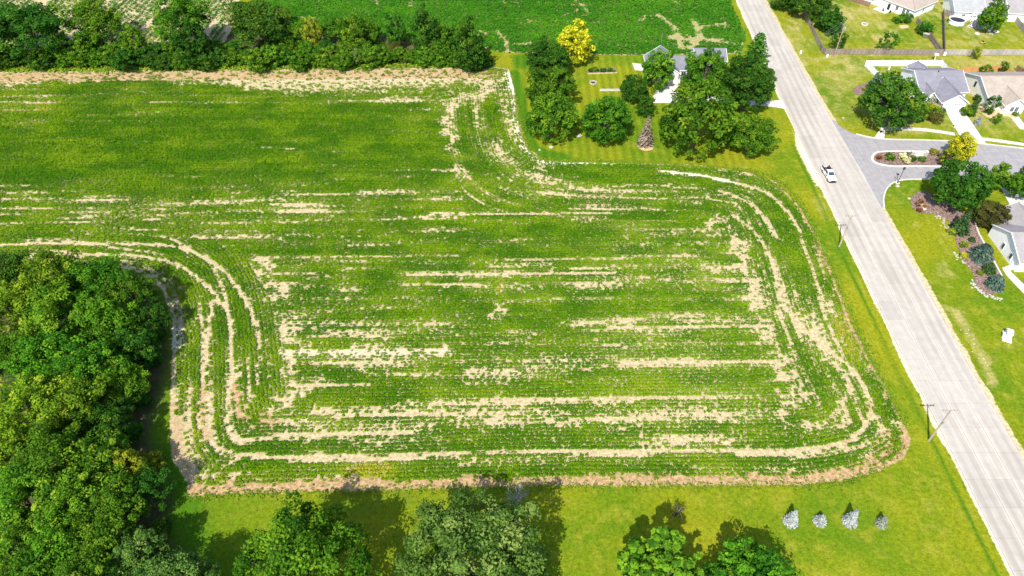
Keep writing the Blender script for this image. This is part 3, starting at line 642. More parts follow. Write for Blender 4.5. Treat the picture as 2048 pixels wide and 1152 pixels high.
def drive(name, poly_px, rows, z=.035):
    """driveway of concrete panels: two columns, given as left and right edge polylines"""
    root = bpy.data.objects.new(name, None); COL.objects.link(root); structure(root); l, r = poly_px
    L = np.array(W(smooth_line(l, 6))); Rr = np.array(W(smooth_line(r, 6)))
    def at(P, f):
        cs = np.r_[0, np.cumsum(np.hypot(*np.diff(P, axis=0).T))]; return np.array([np.interp(f * cs[-1], cs, P[:, 0]), np.interp(f * cs[-1], cs, P[:, 1])])
    for i in range(rows):
        for j in (0, 1):
            q = []
            for f in (i / rows + .002, (i + 1) / rows - .002):
                A, B = at(L, f), at(Rr, f); q += [A + (B - A) * (j * .5 + .004), A + (B - A) * (j * .5 + .496)]
            MB().prism([tuple(q[0]), tuple(q[1]), tuple(q[3]), tuple(q[2])], -.05, z + random.uniform(0, .005)).build('panel', M['concrete'], root)
    return root
drive('driveway', ([(1889,217),(1900,238),(1926,283)], [(1922,217),(1940,240),(1972,287)]), 5)
drive('driveway', ([(1314,150),(1326,170),(1308,186),(1306,206)], [(1368,150),(1358,170),(1346,186),(1338,206)]), 5)
drive('driveway', ([(1340,182),(1420,192),(1511,202),(1565,200)], [(1336,206),(1420,210),(1519,211),(1573,218)]), 12)
drive('driveway', ([(1996,356),(2004,380),(2020,410)], [(2022,355),(2040,380),(2070,410)]), 4)
drive('garden_path', ([(2004,536),(2014,552),(2100,640)], [(2014,532),(2026,548),(2114,632)]), 7)
sheet('patio', W([(2004,536),(2060,515),(2075,522),(2014,543)]), .03, M['concrete'])
sheet('garden_path', W([(2012,222),(2024,215),(2048,248),(2090,250),(2090,262),(2040,258)]), .03, M['concrete'])
sheet('patio', W([(1264,126),(1284,128),(1290,142),(1270,140)]), .03, M['concrete'])
# ------------------------------------------------------------------ buildings
def window(root, x, y, z, w, h, face, mull=1):
    """face: outward angle in the house's own frame"""
    c, s = math.cos(face), math.sin(face)
    f = MB()
    for dx, dz, sx, sz in ((0, h / 2, w + .12, .07), (0, -h / 2, w + .12, .07), (-w / 2, 0, .07, h), (w / 2, 0, .07, h)):
        f.box(x - s * dx, y + c * dx, z + dz, .10, sx, sz, face)
    for i in range(1, mull + 1):
        dx = -w / 2 + w * i / (mull + 1); f.box(x - s * dx, y + c * dx, z, .07, .06, h, face)
    fo = f.build('window', M['white'], root)
    MB().box(x, y, z, .05, w, h, face).build('pane', M['glass'], fo)
def gable(root, x0, x1, y0, y1, eave, ridge, wall, roof, axis='x', over=.45, wallp=True, trim=True):
    """gable block; ridge along axis"""
    if axis == 'x':
        T = lambda a, b, z: (a, b, z); A0, A1, B0, B1 = x0, x1, y0, y1
    else:
        T = lambda a, b, z: (b, a, z); A0, A1, B0, B1 = y0, y1, x0, x1
    bm = (B0 + B1) / 2
    if wallp:
        m = MB(); pr = [(B0, 0), (B1, 0), (B1, eave), (bm, ridge - .12), (B0, eave)]
        n = 5; m.add([T(A0, b, z) for b, z in pr] + [T(A1, b, z) for b, z in pr], [tuple(range(n)), tuple(range(2 * n - 1, n - 1, -1))] + [(i, n + i, n + (i + 1) % n, (i + 1) % n) for i in range(n)])
        m.build('wall', wall, root)
    sl = (ridge - eave) / (bm - B0); e0 = eave - over * sl
    ro = None
    for b0, sg in ((B0 - over, 1), (B1 + over, -1)):
        m = MB(); th = .2
        q = [T(A0 - over, b0, e0), T(A1 + over, b0, e0), T(A1 + over, bm, ridge), T(A0 - over, bm, ridge)]
        m.add(q + [(p[0], p[1], p[2] + th) for p in q], [(0, 1, 2, 3), (7, 6, 5, 4), (0, 4, 5, 1), (1, 5, 6, 2), (2, 6, 7, 3), (3, 7, 4, 0)])
        r_ = m.build('roof', roof, root); ro = ro or r_
        if trim:
            g_ = MB(); a, b = T(A0 - over, b0, e0 + .08), T(A1 + over, b0, e0 + .08); dx = T(0, -sg * .07, 0)
            g_.tube((a[0] + dx[0], a[1] + dx[1], a[2]), (b[0] + dx[0], b[1] + dx[1], b[2]), .09, n=6); g_.build('gutter', M['white'], root)
    if trim:
        for a in (A0 - over - .04, A1 + over + .04):
            m = MB(); q = []
            for b, z in ((B0 - over, e0), (bm, ridge), (B1 + over, e0)): q += [(b, z + .24), (b, z - .02)]
            k = .05; vs_ = [T(a - k, b, z) for b, z in q] + [T(a + k, b, z) for b, z in q]
            fs_ = []
            for i in (0, 2): fs_ += [(i, i + 1, i + 3, i + 2), (6 + i + 2, 6 + i + 3, 6 + i + 1, 6 + i), (i, i + 2, i + 8, i + 6), (i + 1, i + 7, i + 9, i + 3)]
            m.add(vs_, fs_ + [(0, 6, 7, 1), (4, 5, 11, 10)]).build('fascia', M['white'], root)
    m = MB(); p0, p1 = T(A0 - over, bm, ridge + .2), T(A1 + over, bm, ridge + .2); m.tube(p0, p1, .13, n=6); m.build('ridge_cap', roof, ro)
    return ro
def vent(ro, x, y, z, r=.16, h=.5): MB().tube((x, y, z - .6), (x, y, z + h), r, n=8).build('roof_vent', M['dark'], ro)
def garage_door(root, x, y, w, h, face=-math.pi / 2):
    c, s = math.cos(face), math.sin(face); d = MB()
    for i in range(4): d.box(x, y, .06 + h / 4 * (i + .5), .10, w, h / 4 - .03, face)
    do = d.build('garage_door', M['white'], root); g_ = MB()
    for i in range(8):
        dx = (i - 3.5) * w / 8; g_.box(x - s * dx + c * .06, y + c * dx + s * .06, .06 + h * .875, .03, w / 11, h / 9, face)
    g_.build('window_row', M['glass'], do)
def door(root, x, y, face, mat='brownwood'):
    d = MB().box(x, y, 1.05, .1, .95, 2.1, face).build('door', M[mat], root); c, s = math.cos(face), math.sin(face)
    MB().box(x - s * .35 + c * .09, y + c * .35 + s * .09, 1.0, .08, .08, .08, face).build('handle', M['steel'], d)

# grey-roofed white house by the side street
H = thing('house', 'white house with a plain purplish grey gable roof and double garage inside the white fence', 'house', (123.5, 184, 0))
ro = gable(H, -6.2, 7.0, .8, 14.2, 2.9, 5.7, M['siding'], M['roof_gray']); vent(ro, .2, 7.0, 5.6); vent(ro, -3, 9, 5.0)
gable(H, -2.2, 4.6, -4.8, 4.5, 2.8, 5.0, M['siding'], M['roof_gray'], 'y')
gable(H, -5.4, -2.9, -1.6, 3.0, 2.7, 4.0, M['siding'], M['roof_gray'], 'y')
gable(H, -3.4, 1.4, 13.0, 16.6, 2.5, 3.7, M['siding'], M['roof_gray'], 'y')
m = MB(); m.box(-9.2, 5.5, 1.3, 6, 6, 2.6); m.build('sunroom', M['siding'], H)
m = MB(); q = [(-12.4, 2.2, 2.65), (-6.25, 2.2, 2.65), (-6.25, 8.8, 3.2), (-12.4, 8.8, 3.2)]; m.add(q + [(a, b, c + .15) for a, b, c in q], [(3, 2, 1, 0), (4, 5, 6, 7), (0, 1, 5, 4), (1, 2, 6, 5), (2, 3, 7, 6), (3, 0, 4, 7)]); m.build('roof', M['roof_pale'], H)
garage_door(H, 1.2, -4.86, 4.9, 2.2); door(H, -2.9, .72, -math.pi / 2); window(H, -4.15, -1.66, 1.5, 1.5, 1.3, -math.pi / 2); window(H, -2.27, -2.2, 1.5, 1.2, 1.2, math.pi)
window(H, 7.05, 7, 1.5, 1.4, 1.2, 0); window(H, 5.6, .74, 1.5, 1.2, 1.2, -math.pi / 2)
m = MB(); m.box(-2.05, -4.9, 1.1, .3, .16, 2.2); m.build('brick_pier', M['brick'], H)
# beige house to its right
H = thing('house', 'beige house with a tan shingle roof and blank gable wall, right of the grey-roofed house', 'house', (146, 180, 0))
ro = gable(H, -11.2, 14, 0, 15.5, 3.0, 5.9, M['cream'], M['roof_tan']); vent(ro, 3, 9, 5.5)
gable(H, -7.8, -2.4, -2.6, 4, 2.9, 4.7, M['siding'], M['roof_tan'], 'y'); window(H, -5.7, -2.66, 1.6, 1.0, 1.5, -math.pi / 2); window(H, -4.4, -2.66, 1.6, 1.0, 1.5, -math.pi / 2)
MB().box(-11.24, 9.0, 2.9, .08, .75, 1.6).build('gable_vent', M['black'], H); gable(H, 2, 12, -6, 4, 2.9, 4.8, M['cream'], M['roof_tan'], 'y'); garage_door(H, 7, -6.06, 4.9, 2.2); door(H, -.8, -.06, -math.pi / 2)
# white house at the lower right
H = thing('house', 'white house with a taupe roof and blank gable wall beside the long mulch bed', 'house', (109.8, 113, 0))
ro = gable(H, 0, 22, 0, 12.4, 3.0, 5.8, M['siding'], M['roof_taupe']); vent(ro, 6, 8, 5.2)
gable(H, 3.5, 11, 8, 17.5, 2.9, 5.0, M['siding'], M['roof_taupe'], 'y'); garage_door(H, 7.2, 17.56, 4.9, 2.2, math.pi / 2)
window(H, -.06, 6.6, 1.7, .9, 1.5, math.pi, 0); window(H, -.06, 3.2, 1.7, .9, 1.5, math.pi, 0); window(H, 3, -.06, 1.6, 1.6, 1.4, -math.pi / 2)
# farmhouse behind the maples
H = thing('house', 'farmhouse with a dark grey cross gable roof half hidden by maples at the drive', 'house', (47, 198, 0))
ro = gable(H, -6, 2.6, -2.5, 8, 3.0, 6.0, M['siding'], M['roof_slate'], 'y'); vent(ro, -2.9, 5, 5.7); vent(ro, -2.6, 1.4, 5.8)
ro2 = gable(H, 1.5, 11, -.5, 7.2, 3.0, 5.3, M['siding'], M['roof_slate']); vent(ro2, 5.2, 4, 5.0, .14); vent(ro2, 7.8, 4, 5.0, .14)
garage_door(H, -1.7, -2.56, 4.6, 2.2); window(H, 4.5, -.56, 1.6, 1.4, 1.3, -math.pi / 2); door(H, 7, -.56, -math.pi / 2); window(H, -6.06, 2.5, 1.6, 1.3, 1.3, math.pi)
MB().tube((-1.7, 8.2, 5), (-1.7, 8.3, 10.2), .05, n=6).build('aerial_mast', M['steel'], H)
H = thing('garage', 'outbuilding with a plain grey gable roof behind the maples, nearest the road', 'garage', (60.6, 206.5, 0))
ro = gable(H, -4.7, 4.6, -3.8, 3.8, 3.0, 5.0, M['siding'], M['roof_slate'], over=.3); garage_door(H, 0, -3.86, 3.6, 2.2); vent(ro, 0, 1, 4.8, .12)
# house at the top, turned
c0 = np.array(G(1822, 38)); 
H = thing('house', 'white house with a tan hip roof, corner towards the camera, at the top edge', 'house', (c0[0], c0[1], 0), 0)
e1 = np.array(G(1746, 8)) - c0; e1 /= np.linalg.norm(e1); e2 = np.array([-e1[1], e1[0]]) * -1
if e2[1] < 0: e2 = -e2
def L2(a, b, z): return (e1[0] * a + e2[0] * b, e1[1] * a + e2[1] * b, z)
def lbox(m, a0, a1, b0, b1, z0, z1):
    q = [L2(a0, b0, z0), L2(a1, b0, z0), L2(a1, b1, z0), L2(a0, b1, z0)]; return m.add(q + [(p[0], p[1], z1) for p in q], [(0, 1, 2, 3), (7, 6, 5, 4), (0, 4, 5, 1), (1, 5, 6, 2), (2, 6, 7, 3), (3, 7, 4, 0)])
lbox(MB(), 0, 19, 0, 13, 0, 3.0).build('wall', M['siding'], H)
def hip(H, a0, a1, b0, b1, z0, z1, mat, o=.5):
    a0 -= o; a1 += o; b0 -= o; b1 += o; bm = (b0 + b1) / 2; k = (b1 - b0) / 2
    pts = [L2(a0, b0, z0), L2(a1, b0, z0), L2(a1, b1, z0), L2(a0, b1, z0), L2(a0 + k, bm, z1), L2(a1 - k, bm, z1)]
    lo = [(p[0], p[1], p[2] - .18) for p in pts[:4]]
    r_ = MB().add(pts + lo, [(0, 1, 5, 4), (1, 2, 5), (2, 3, 4, 5), (3, 0, 4), (0, 6, 7, 1), (1, 7, 8, 2), (2, 8, 9, 3), (3, 9, 6, 0), (9, 8, 7, 6)]).build('roof', mat, H)
    c = MB()
    for i, j in ((0, 4), (1, 5), (2, 5), (3, 4), (4, 5)): c.tube((*pts[i][:2], pts[i][2] + .05), (*pts[j][:2], pts[j][2] + .05), .12, n=5)
    c.build('ridge_cap', mat, r_)
    t = MB()
    for i in range(4): a, b = pts[i], pts[(i + 1) % 4]; t.tube((a[0], a[1], a[2] - .1), (b[0], b[1], b[2] - .1), .1, n=5)
    t.build('gutter', M['white'], H)
hip(H, 0, 19, 0, 13, 3.1, 6.3, M['roof_tan'])
fa = math.atan2(-e2[1], -e2[0]); fb = math.atan2(-e1[1], -e1[0])
for a in (2.0, 3.4, 6.0, 15.5): p = L2(a, -.05, 1.7); window(H, p[0], p[1], 1.7, 1.0, 1.5, fa)
p = L2(9, -.05, 0); door(H, p[0], p[1], fa, 'black')
p = L2(-.05, 6, 1.7); window(H, p[0], p[1], 1.7, .9, 1.3, fb)
hp = MB(); lbox(hp, 7.6, 12.4, -3.6, -.1, -.02, .06); tag(hp.build('patio_slab', M['concrete'], None, (c0[0], c0[1], 0)), 'small pale patio slab behind the tan-roofed house at the top', 'patio')
# houses at the top right corner
x0, y0 = G(1903, 38); x1, y1 = G(1945, 42)
H = thing('house', 'white house with pale grey roofs behind the pergola, top right', 'house', (x0, y0 - .5, 0), R(-6))
ro = gable(H, 0, 9.5, 0, 11, 3.0, 5.4, M['siding'], M['roof_pale']); vent(ro, 3, 7, 5)
gable(H, 9.6, 17.5, 4.5, 15, 3.0, 5.6, M['siding'], M['roof_taupe']); gable(H, 17.6, 26, .5, 12, 3.0, 5.6, M['siding'], M['roof_taupe'])
window(H, 12, 4.44, 1.6, 1.5, 1.6, -math.pi / 2); window(H, 15, 4.44, 1.6, 1.3, 1.4, -math.pi / 2); window(H, 3, -.06, 1.7, 1.0, .8, -math.pi / 2); door(H, 13.6, 4.44, -math.pi / 2)
x0, y0 = G(2030, 36)
H = thing('house', 'white house with a slate roof cut by the top right corner of the picture', 'house', (x0, y0, 0), R(12))
gable(H, 0, 16, 0, 12, 3.2, 6.2, M['siding'], M['roof_slate']); window(H, 2.5, -.06, 1.6, 1.2, 1.3, -math.pi / 2)

# ------------------------------------------------------------------ fences (panels are parts, their narrow boards are joined)
def fence(name, pts, label, mat, h=1.8, pw=2.4, board=.15, cat='fence', gap=.014, lean=.012, group=None, post_h=.12, cap=None):
    root = thing(name, label, cat, (pts[0][0], pts[0][1], 0), group=group)
    cache = {}; ox, oy = pts[0]
    pm = MB().box(0, 0, (h + post_h) / 2, .12, .12, h + post_h)
    if cap: pm.box(0, 0, h + post_h + .03, .17, .17, .06)
    po = None
    for i in range(len(pts) - 1):
        a, b = np.array(pts[i]), np.array(pts[i + 1]); L = np.linalg.norm(b - a); n = max(1, round(L / pw)); st = L / n; an = math.atan2(*(b - a)[::-1])
        key = (round(st, 2), i)
        vars_ = []
        for q in range(3):
            m = MB(); nb = max(2, int(st / board))
            for k in range(nb):
                w = st / nb; hh = h + random.uniform(-.035, .02) if not cap else h
                m.box(w * (k + .5), (k % 2) * lean, hh / 2 + .04, w - gap, .022, hh - .04)
            for z in (.35, h - .35): m.box(st / 2, .05, z, st, .05, .09)
            me = bpy.data.meshes.new('panel'); me.from_pydata(m.v, [], m.f); me.materials.append(mat); vars_.append(me)
        for k in range(n):
            p = a + (b - a) * (k / n) - np.array([ox, oy])
            o = bpy.data.objects.new('panel', vars_[k % 3]); COL.objects.link(o); o.parent = root; o.location = (p[0], p[1], 0); o.rotation_euler = (random.uniform(-.02, .02) if not cap else 0, 0, an)
            if po is None: po = pm.build('post', mat, root)
            else: po = po.copy(); COL.objects.link(po)
            po.location = (p[0], p[1], 0); po.parent = root
    e = po.copy(); COL.objects.link(e); e.location = (pts[-1][0] - ox, pts[-1][1] - oy, 0); e.parent = root
    return root
fence('wooden_fence', W([(1594,2),(1632,82),(1642,104),(1649,109),(1700,109),(1884,110)]), 'brown weathered board fence with a bend beside the road, round the tan-roofed house', M['fence_wood'], 1.9)
fence('wooden_fence', W([(1886.5,110),(1960,110),(2120,110)]), 'greyer board fence along the lawn of the house with the pergola', M['fence_grey'], 1.9)
fence('wooden_fence', W([(1886,108),(1884,28)]), 'straight board fence running away between the two top right lawns', M['fence_wood'], 1.9)
fence('wooden_fence', W([(1880,108),(1858,78),(1832,46)]), 'slanting board fence from the corner up to the shrubs behind the tan-roofed house', M['fence_wood'], 1.9)
fence('wooden_fence', W([(2028,42),(2052,74),(2075,100)]), 'pale board fence slanting down at the right edge, beside the pergola lawn', M['fence_grey'], 1.9)
fence('wooden_fence', W([(1888,29),(1900,33)]), 'short board fence joining the pergola house', M['fence_wood'], 1.8)
fence('vinyl_fence', W([(1775,178),(1729,132.5),(1880,132),(1894,149)]), 'tall smooth white vinyl fence on three sides of the grey-roofed house', M['white'], 1.9, board=.28, gap=.004, lean=0, cap=1)
fence('cedar_fence', W([(1895,145),(1950,143.5),(2004,142.5),(2040,163)]), 'orange cedar board fence behind the beige house', M['cedar'], 1.75)
fence('wooden_fence', W([(2030,141),(2052,157)]), 'dark reddish board fence at the right edge behind the cedar fence', M['brownwood'], 1.8)
fence('wooden_fence', W([(1660,-4),(1700,2),(1738,14)]), 'dark board fence at the top edge beside the tan hip roof', M['brownwood'], 1.7)

# ------------------------------------------------------------------ trees
def crown_data(seed, rx, rz, nl, lr, nleaf, ls, low=-.7, lump=.16, up=.35, top=0.0, narrow=1.0):
    global RNG
    RNG = np.random.default_rng(seed)
    d = RNG.normal(size=(nl * 3, 3)); d /= np.linalg.norm(d, axis=1, keepdims=True); d = d[d[:, 2] > low][:nl]; nl = len(d)
    f = np.where(RNG.uniform(size=nl) < .72, RNG.uniform(.80, 1.0, nl), RNG.uniform(.4, .8, nl))
    az = np.arctan2(d[:, 1], d[:, 0]); f *= 1 + lump * (2 * vn(az * 1.4 + 50, d[:, 2] * 2.2 + 9, seed) - 1) + lump * .6 * RNG.normal(size=nl) * .5
    c = d * f[:, None] * np.array([rx, rx, rz])
    if top: c[:, :2] *= (1 - top * np.clip((c[:, 2] / rz + .2), 0, 1))[:, None]
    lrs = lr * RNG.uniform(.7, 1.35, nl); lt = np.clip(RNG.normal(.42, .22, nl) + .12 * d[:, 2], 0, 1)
    n = nl * nleaf; li = np.repeat(np.arange(nl), nleaf)
    q = RNG.normal(size=(n, 3)); q[:, 2] += .25; q /= np.linalg.norm(q, axis=1, keepdims=True)
    rr_ = RNG.uniform(.45, 1.0, n) ** .6
    P = c[li] + q * (lrs[li] * rr_)[:, None] * np.array([1, 1, .8])
    N = q * .6 + np.array([0, 0, up]) + RNG.normal(0, .42, (n, 3))
    L = ls * RNG.uniform(.7, 1.3, n)
    V, F = leaf_quads(P, N, L, L * .62, .10)
    tt = np.clip(lt[li] + RNG.normal(0, .12, n), 0, 1)
    return V, F, np.repeat(tt, 4), c
def limb_tree(m, zc, rz, rad, c, n=9):
    hb = max(zc - rz * .75, 1.2); m.tube((0, 0, -.1), (0.05 * rad, 0, hb), rad * 1.25, rad * .85, 9, False); m.tube((0.05 * rad, 0, hb), (0, 0, zc + rz * .35), rad * .85, rad * .25, 7, False)
    for i in range(n):
        q = c[int(RNG.integers(0, len(c)))]; b = hb + (zc - hb) * RNG.uniform(0, .9); k = .92
        e = Vector((q[0] * k, q[1] * k, zc + q[2] * k)); s = Vector((0, 0, b)); mid = s.lerp(e, .5) + Vector((0, 0, .12 * rz))
        m.tube(s, mid, rad * .42, rad * .26, 6, False); m.tube(mid, e, rad * .26, rad * .07, 5, False)
KINDS = {}
def kind(nm, seed, rx, rz, zc, nl, lr, nleaf, ls, rad=.28, **kw):
    V, F, tt, c = crown_data(seed, rx, rz, nl, lr, nleaf, ls, **kw); V = V + np.array([0, 0, zc])
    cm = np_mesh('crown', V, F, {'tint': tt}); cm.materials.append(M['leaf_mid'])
    tm = MB(); limb_tree(tm, zc, rz, rad, c); me = bpy.data.meshes.new('trunk'); me.from_pydata(tm.v, [], tm.f); me.materials.append(M['bark'])
    KINDS[nm] = (cm, me, rx, rz, zc)
kind('maple_a', 101, 6.3, 5.6, 6.6, 190, 1.00, 62, .55)
kind('maple_b', 102, 6.3, 5.4, 6.3, 190, 1.00, 62, .55, lump=.2)
kind('maple_c', 103, 6.3, 6.2, 7.2, 190, 1.05, 62, .58, lump=.14)
kind('wood_a', 111, 5.6, 6.6, 9.5, 120, 1.22, 88, .52, lump=.34, low=-.5)
kind('wood_b', 112, 5.6, 6.0, 9.0, 105, 1.32, 100, .52, lump=.40, low=-.5)
kind('wood_c', 113, 5.6, 5.6, 8.2, 130, 1.12, 84, .48, lump=.32, low=-.5)
kind('big_a', 121, 8.8, 7.6, 9.6, 220, 1.38, 110, .50, rad=.42, lump=.20)
kind('big_b', 122, 9.8, 8.2, 10.0, 260, 1.35, 106, .46, rad=.5, lump=.24)
kind('spiky', 123, 6.0, 6.6, 7.6, 280, .62, 46, .60, lump=.14, up=.7)
kind('hedge_a', 131, 4.2, 5.4, 5.6, 120, .95, 46, .62, lump=.28, low=-.85)
kind('hedge_b', 132, 4.2, 4.6, 4.6, 110, .95, 46, .62, lump=.30, low=-.9)
kind('oval', 141, 3.9, 5.0, 5.9, 130, .80, 48, .52, rad=.2, lump=.12, low=-.85, top=.15)
kind('shrub', 151, 1.3, 1.0, .95, 40, .36, 34, .26, rad=.08, lump=.16, low=-.6)
kind('young', 152, 1.6, 1.9, 2.7, 44, .42, 30, .32, rad=.07, lump=.25, low=-.7)
kind('airy', 153, 1.9, 1.8, 2.6, 26, .45, 26, .42, rad=.08, lump=.3, low=-.7, up=.8)
kind('tuft', 154, .7, .5, .4, 12, .26, 26, .22, rad=.04, low=-.3)
def conifer(nm, seed, h, r, tiers, nb, ls, rad=.12, pw=.9, droop=.22, base=.05):
    global RNG
    RNG = np.random.default_rng(seed); P = []; N = []; T = []; Ls = []
    for t in range(tiers):
        f = base + (1 - base) * (t / tiers); R0 = r * (1 - f) ** pw + .04; z = h * f
        k = max(5, int(nb * (1 - f * .6)))
        for i in range(k):
            a = 2 * math.pi * (i + RNG.uniform(-.3, .3)) / k + t * 1.3; Rb = R0 * RNG.uniform(.8, 1.12); lt = RNG.uniform(.2, .75); m_ = max(3, int(Rb / (ls * .42)))
            for j in range(m_):
                s = (j + 1) / m_; rr_ = Rb * s
                for side in (-1, 0, 1):
                    w = side * ls * .45 * (1.15 - s * .7); P.append((math.cos(a) * rr_ - math.sin(a) * w, math.sin(a) * rr_ + math.cos(a) * w, z - droop * rr_ + RNG.normal(0, .04) + .25 * ls * (1 - s)))
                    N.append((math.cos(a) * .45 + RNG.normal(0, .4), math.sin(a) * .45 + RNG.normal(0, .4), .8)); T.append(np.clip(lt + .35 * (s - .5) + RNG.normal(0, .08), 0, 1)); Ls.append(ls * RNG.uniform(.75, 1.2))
    P = np.array(P); N = np.array(N); L = np.array(Ls); P[:, 2] = np.maximum(P[:, 2], .05)
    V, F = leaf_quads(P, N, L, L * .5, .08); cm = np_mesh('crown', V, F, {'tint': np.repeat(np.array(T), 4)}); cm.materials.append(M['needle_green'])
    tm = MB().tube((0, 0, -.05), (0, 0, h * .93), rad, rad * .15, 7, False); me = bpy.data.meshes.new('trunk'); me.from_pydata(tm.v, [], tm.f); me.materials.append(M['bark'])
    KINDS[nm] = (cm, me, r, h / 2, h / 2)
conifer('spruce', 201, 4.6, 1.55, 15, 15, .34)
conifer('spruce_b', 202, 3.6, 1.45, 12, 15, .34, pw=.8)
conifer('spruce_tall', 203, 9.5, 2.6, 15, 13, .55, rad=.2, pw=.9, droop=.3)
conifer('pine', 204, 12.0, 4.8, 11, 12, .95, rad=.25, pw=.6, droop=.02, base=.2)
conifer('globe', 205, 2.5, 1.9, 9, 20, .36, pw=.5, droop=.1)
conifer('cone', 206, 4.2, 1.1, 16, 14, .30, pw=.75)
def plant(name, px, py, hw, kd, mat, label, cat='tree', zf=1.0, group=None, rz=None, z=0.0):
    cm, tm, rx, rzz, zc0 = KINDS[kd]
    s = 1.0
    for _ in range(4):
        z_ = zc0 * s * zf; s = hw * depth(py, z_) / CAM_F / rx
    z_ = zc0 * s * zf; x, y = G(px, py, z_)
    root = thing(name, label, cat, (x, y, z), random.uniform(0, 6.28) if rz is None else rz, group, (s, s, s * zf))
    t = bpy.data.objects.new('trunk', tm); COL.objects.link(t); t.parent = root
    c = bpy.data.objects.new('crown', cm); COL.objects.link(c); c.parent = root
    c.material_slots[0].link = 'OBJECT'; c.material_slots[0].material = M[mat]
    return root
TREES = [
 # the yard of the farmhouse
 ('maple_tree',1104,236,48,'maple_a','leaf_mid','front maple of the column at the left of the farm lawn',.98),
 ('maple_tree',1100,172,46,'maple_b','leaf_mid','middle maple of the column at the left of the farm lawn',1.0),
 ('maple_tree',1094,118,40,'maple_c','leaf_dark','rear maple of the column, in front of the golden tree',1.0),
 ('golden_tree',1152,84,32,'oval','leaf_yellow','bright yellow oval tree standing at the edge of the far bean field',1.0),
 ('maple_tree',1215,238,47,'maple_c','leaf_mid','round green maple alone on the mown farm lawn',1.0),
 ('maple_tree',1268,176,27,'maple_b','leaf_dark','dark maple left of the white farm drive, nearest its left edge',1.15),
 ('maple_tree',1316,141,29,'hedge_a','leaf_mid','small maple in front of the farmhouse roof at the head of the drive',1.0),
 ('shade_tree',1293,212,17,'hedge_b','leaf_dark','slim dark tree behind the brown spruce',1.2),
 ('maple_tree',1396,240,68,'maple_a','leaf_mid','largest maple right of the farm drive, bright green',1.12),
 ('maple_tree',1412,140,43,'maple_b','leaf_mid','maple in front of the grey outbuilding, above the largest maple',1.0),
 ('maple_tree',1496,166,50,'maple_c','leaf_dark','tall dark maple beside the road, right of the largest maple',1.1),
 ('pine_tree',1513,106,36,'pine','leaf_dark','shaggy pine leaning over the road edge behind the dark maple',1.0),
 ('maple_tree',1502,268,48,'maple_b','leaf_mid','low spreading maple at the corner of the farm lawn nearest the road',.85),
 # along the side street
 ('shade_tree',1786,203,58,'maple_a','leaf_dark','big dark round tree hiding the front of the grey-roofed house',.86),
 ('shade_tree',1922,368,54,'maple_b','leaf_dark','very large dark tree south of the side street, by the mulch bed',1.0),
 ('shade_tree',1998,352,22,'oval','leaf_mid','bright green oval tree right of the very large dark tree',1.0),
 ('shade_tree',2046,364,26,'oval','leaf_mid','green tree cut by the right edge beside the side street',1.0),
 ('shade_tree',1984,428,32,'maple_c','leaf_olive','brownish olive tree by the corner of the taupe-roofed house',.75),
 ('honey_locust',1926,294,26,'oval','leaf_yellow','bright yellow tree beside the side street near the driveway end',.8),
 ('honey_locust',1900,312,17,'airy','leaf_lime','lime green low tree at the right end of the street island',1.0),
 ('shade_tree',1988,30,24,'oval','leaf_mid','tall green tree standing in front of the pergola house',1.0),
 ('shade_tree',1622,2,42,'maple_b','leaf_dark','dark tree overhanging the fence bend at the top edge by the road',.8),
 ('shade_tree',1566,-2,20,'hedge_a','leaf_dark','dark tree at the top edge right next to the road',.8),
 ('shade_tree',1661,42,25,'hedge_b','leaf_dark','low dark tree inside the fence near the tall utility pole',.8),
 ('young_tree',1679,80,13,'young','leaf_dark','small tree standing behind the tall utility pole',1.0),
 ('young_tree',1779,82,18,'airy','leaf_mid','open young tree in the lawn of the tan-roofed house',1.1),
 ('young_tree',1955,104,9,'young','leaf_lime','small tree leaning over the grey fence of the pergola lawn',1.0),
 ('young_tree',1970,143,12,'young','leaf_mid','young tree behind the beige house, left of the cedar fence corner',1.0),
 ('young_tree',2010,132,8,'young','leaf_mid','small round tree outside the cedar fence corner',1.0),
 ('young_tree',1988,206,14,'airy','leaf_dark','upright tree in front of the tan roof of the beige house',1.3),
 ('young_tree',1996,236,8,'young','leaf_mid','thin young tree on the front lawn of the beige house',1.0),
 ('young_tree',1913,142,8,'young','leaf_yellow','small yellow tree at the left end of the cedar fence',.9),
 # bottom edge
 ('oak_tree',612,1140,124,'big_a','leaf_vivid','large bright leafy oak at the bottom edge, left of the widest tree',1.0),
 ('oak_tree',948,1140,150,'big_b','leaf_grey','widest oak at the bottom edge, reaching up to the dirt track',.9),
 ('ash_tree',1322,1150,82,'spiky','leaf_vivid','feathery leaved tree cut by the bottom edge, right of the widest oak',.95),
 ('oak_tree',1502,1166,82,'maple_b','leaf_vivid','rounded tree cut by the bottom edge, last one before the road',.95),
 ('oak_tree',345,1190,82,'big_a','leaf_grey','grey green oak at the bottom edge against the left wood',1.0),
]
for nm, px, py, hw, kd, mt, lb, zf in TREES: plant(nm, px, py, hw, kd, mt, lb, 'tree', zf)
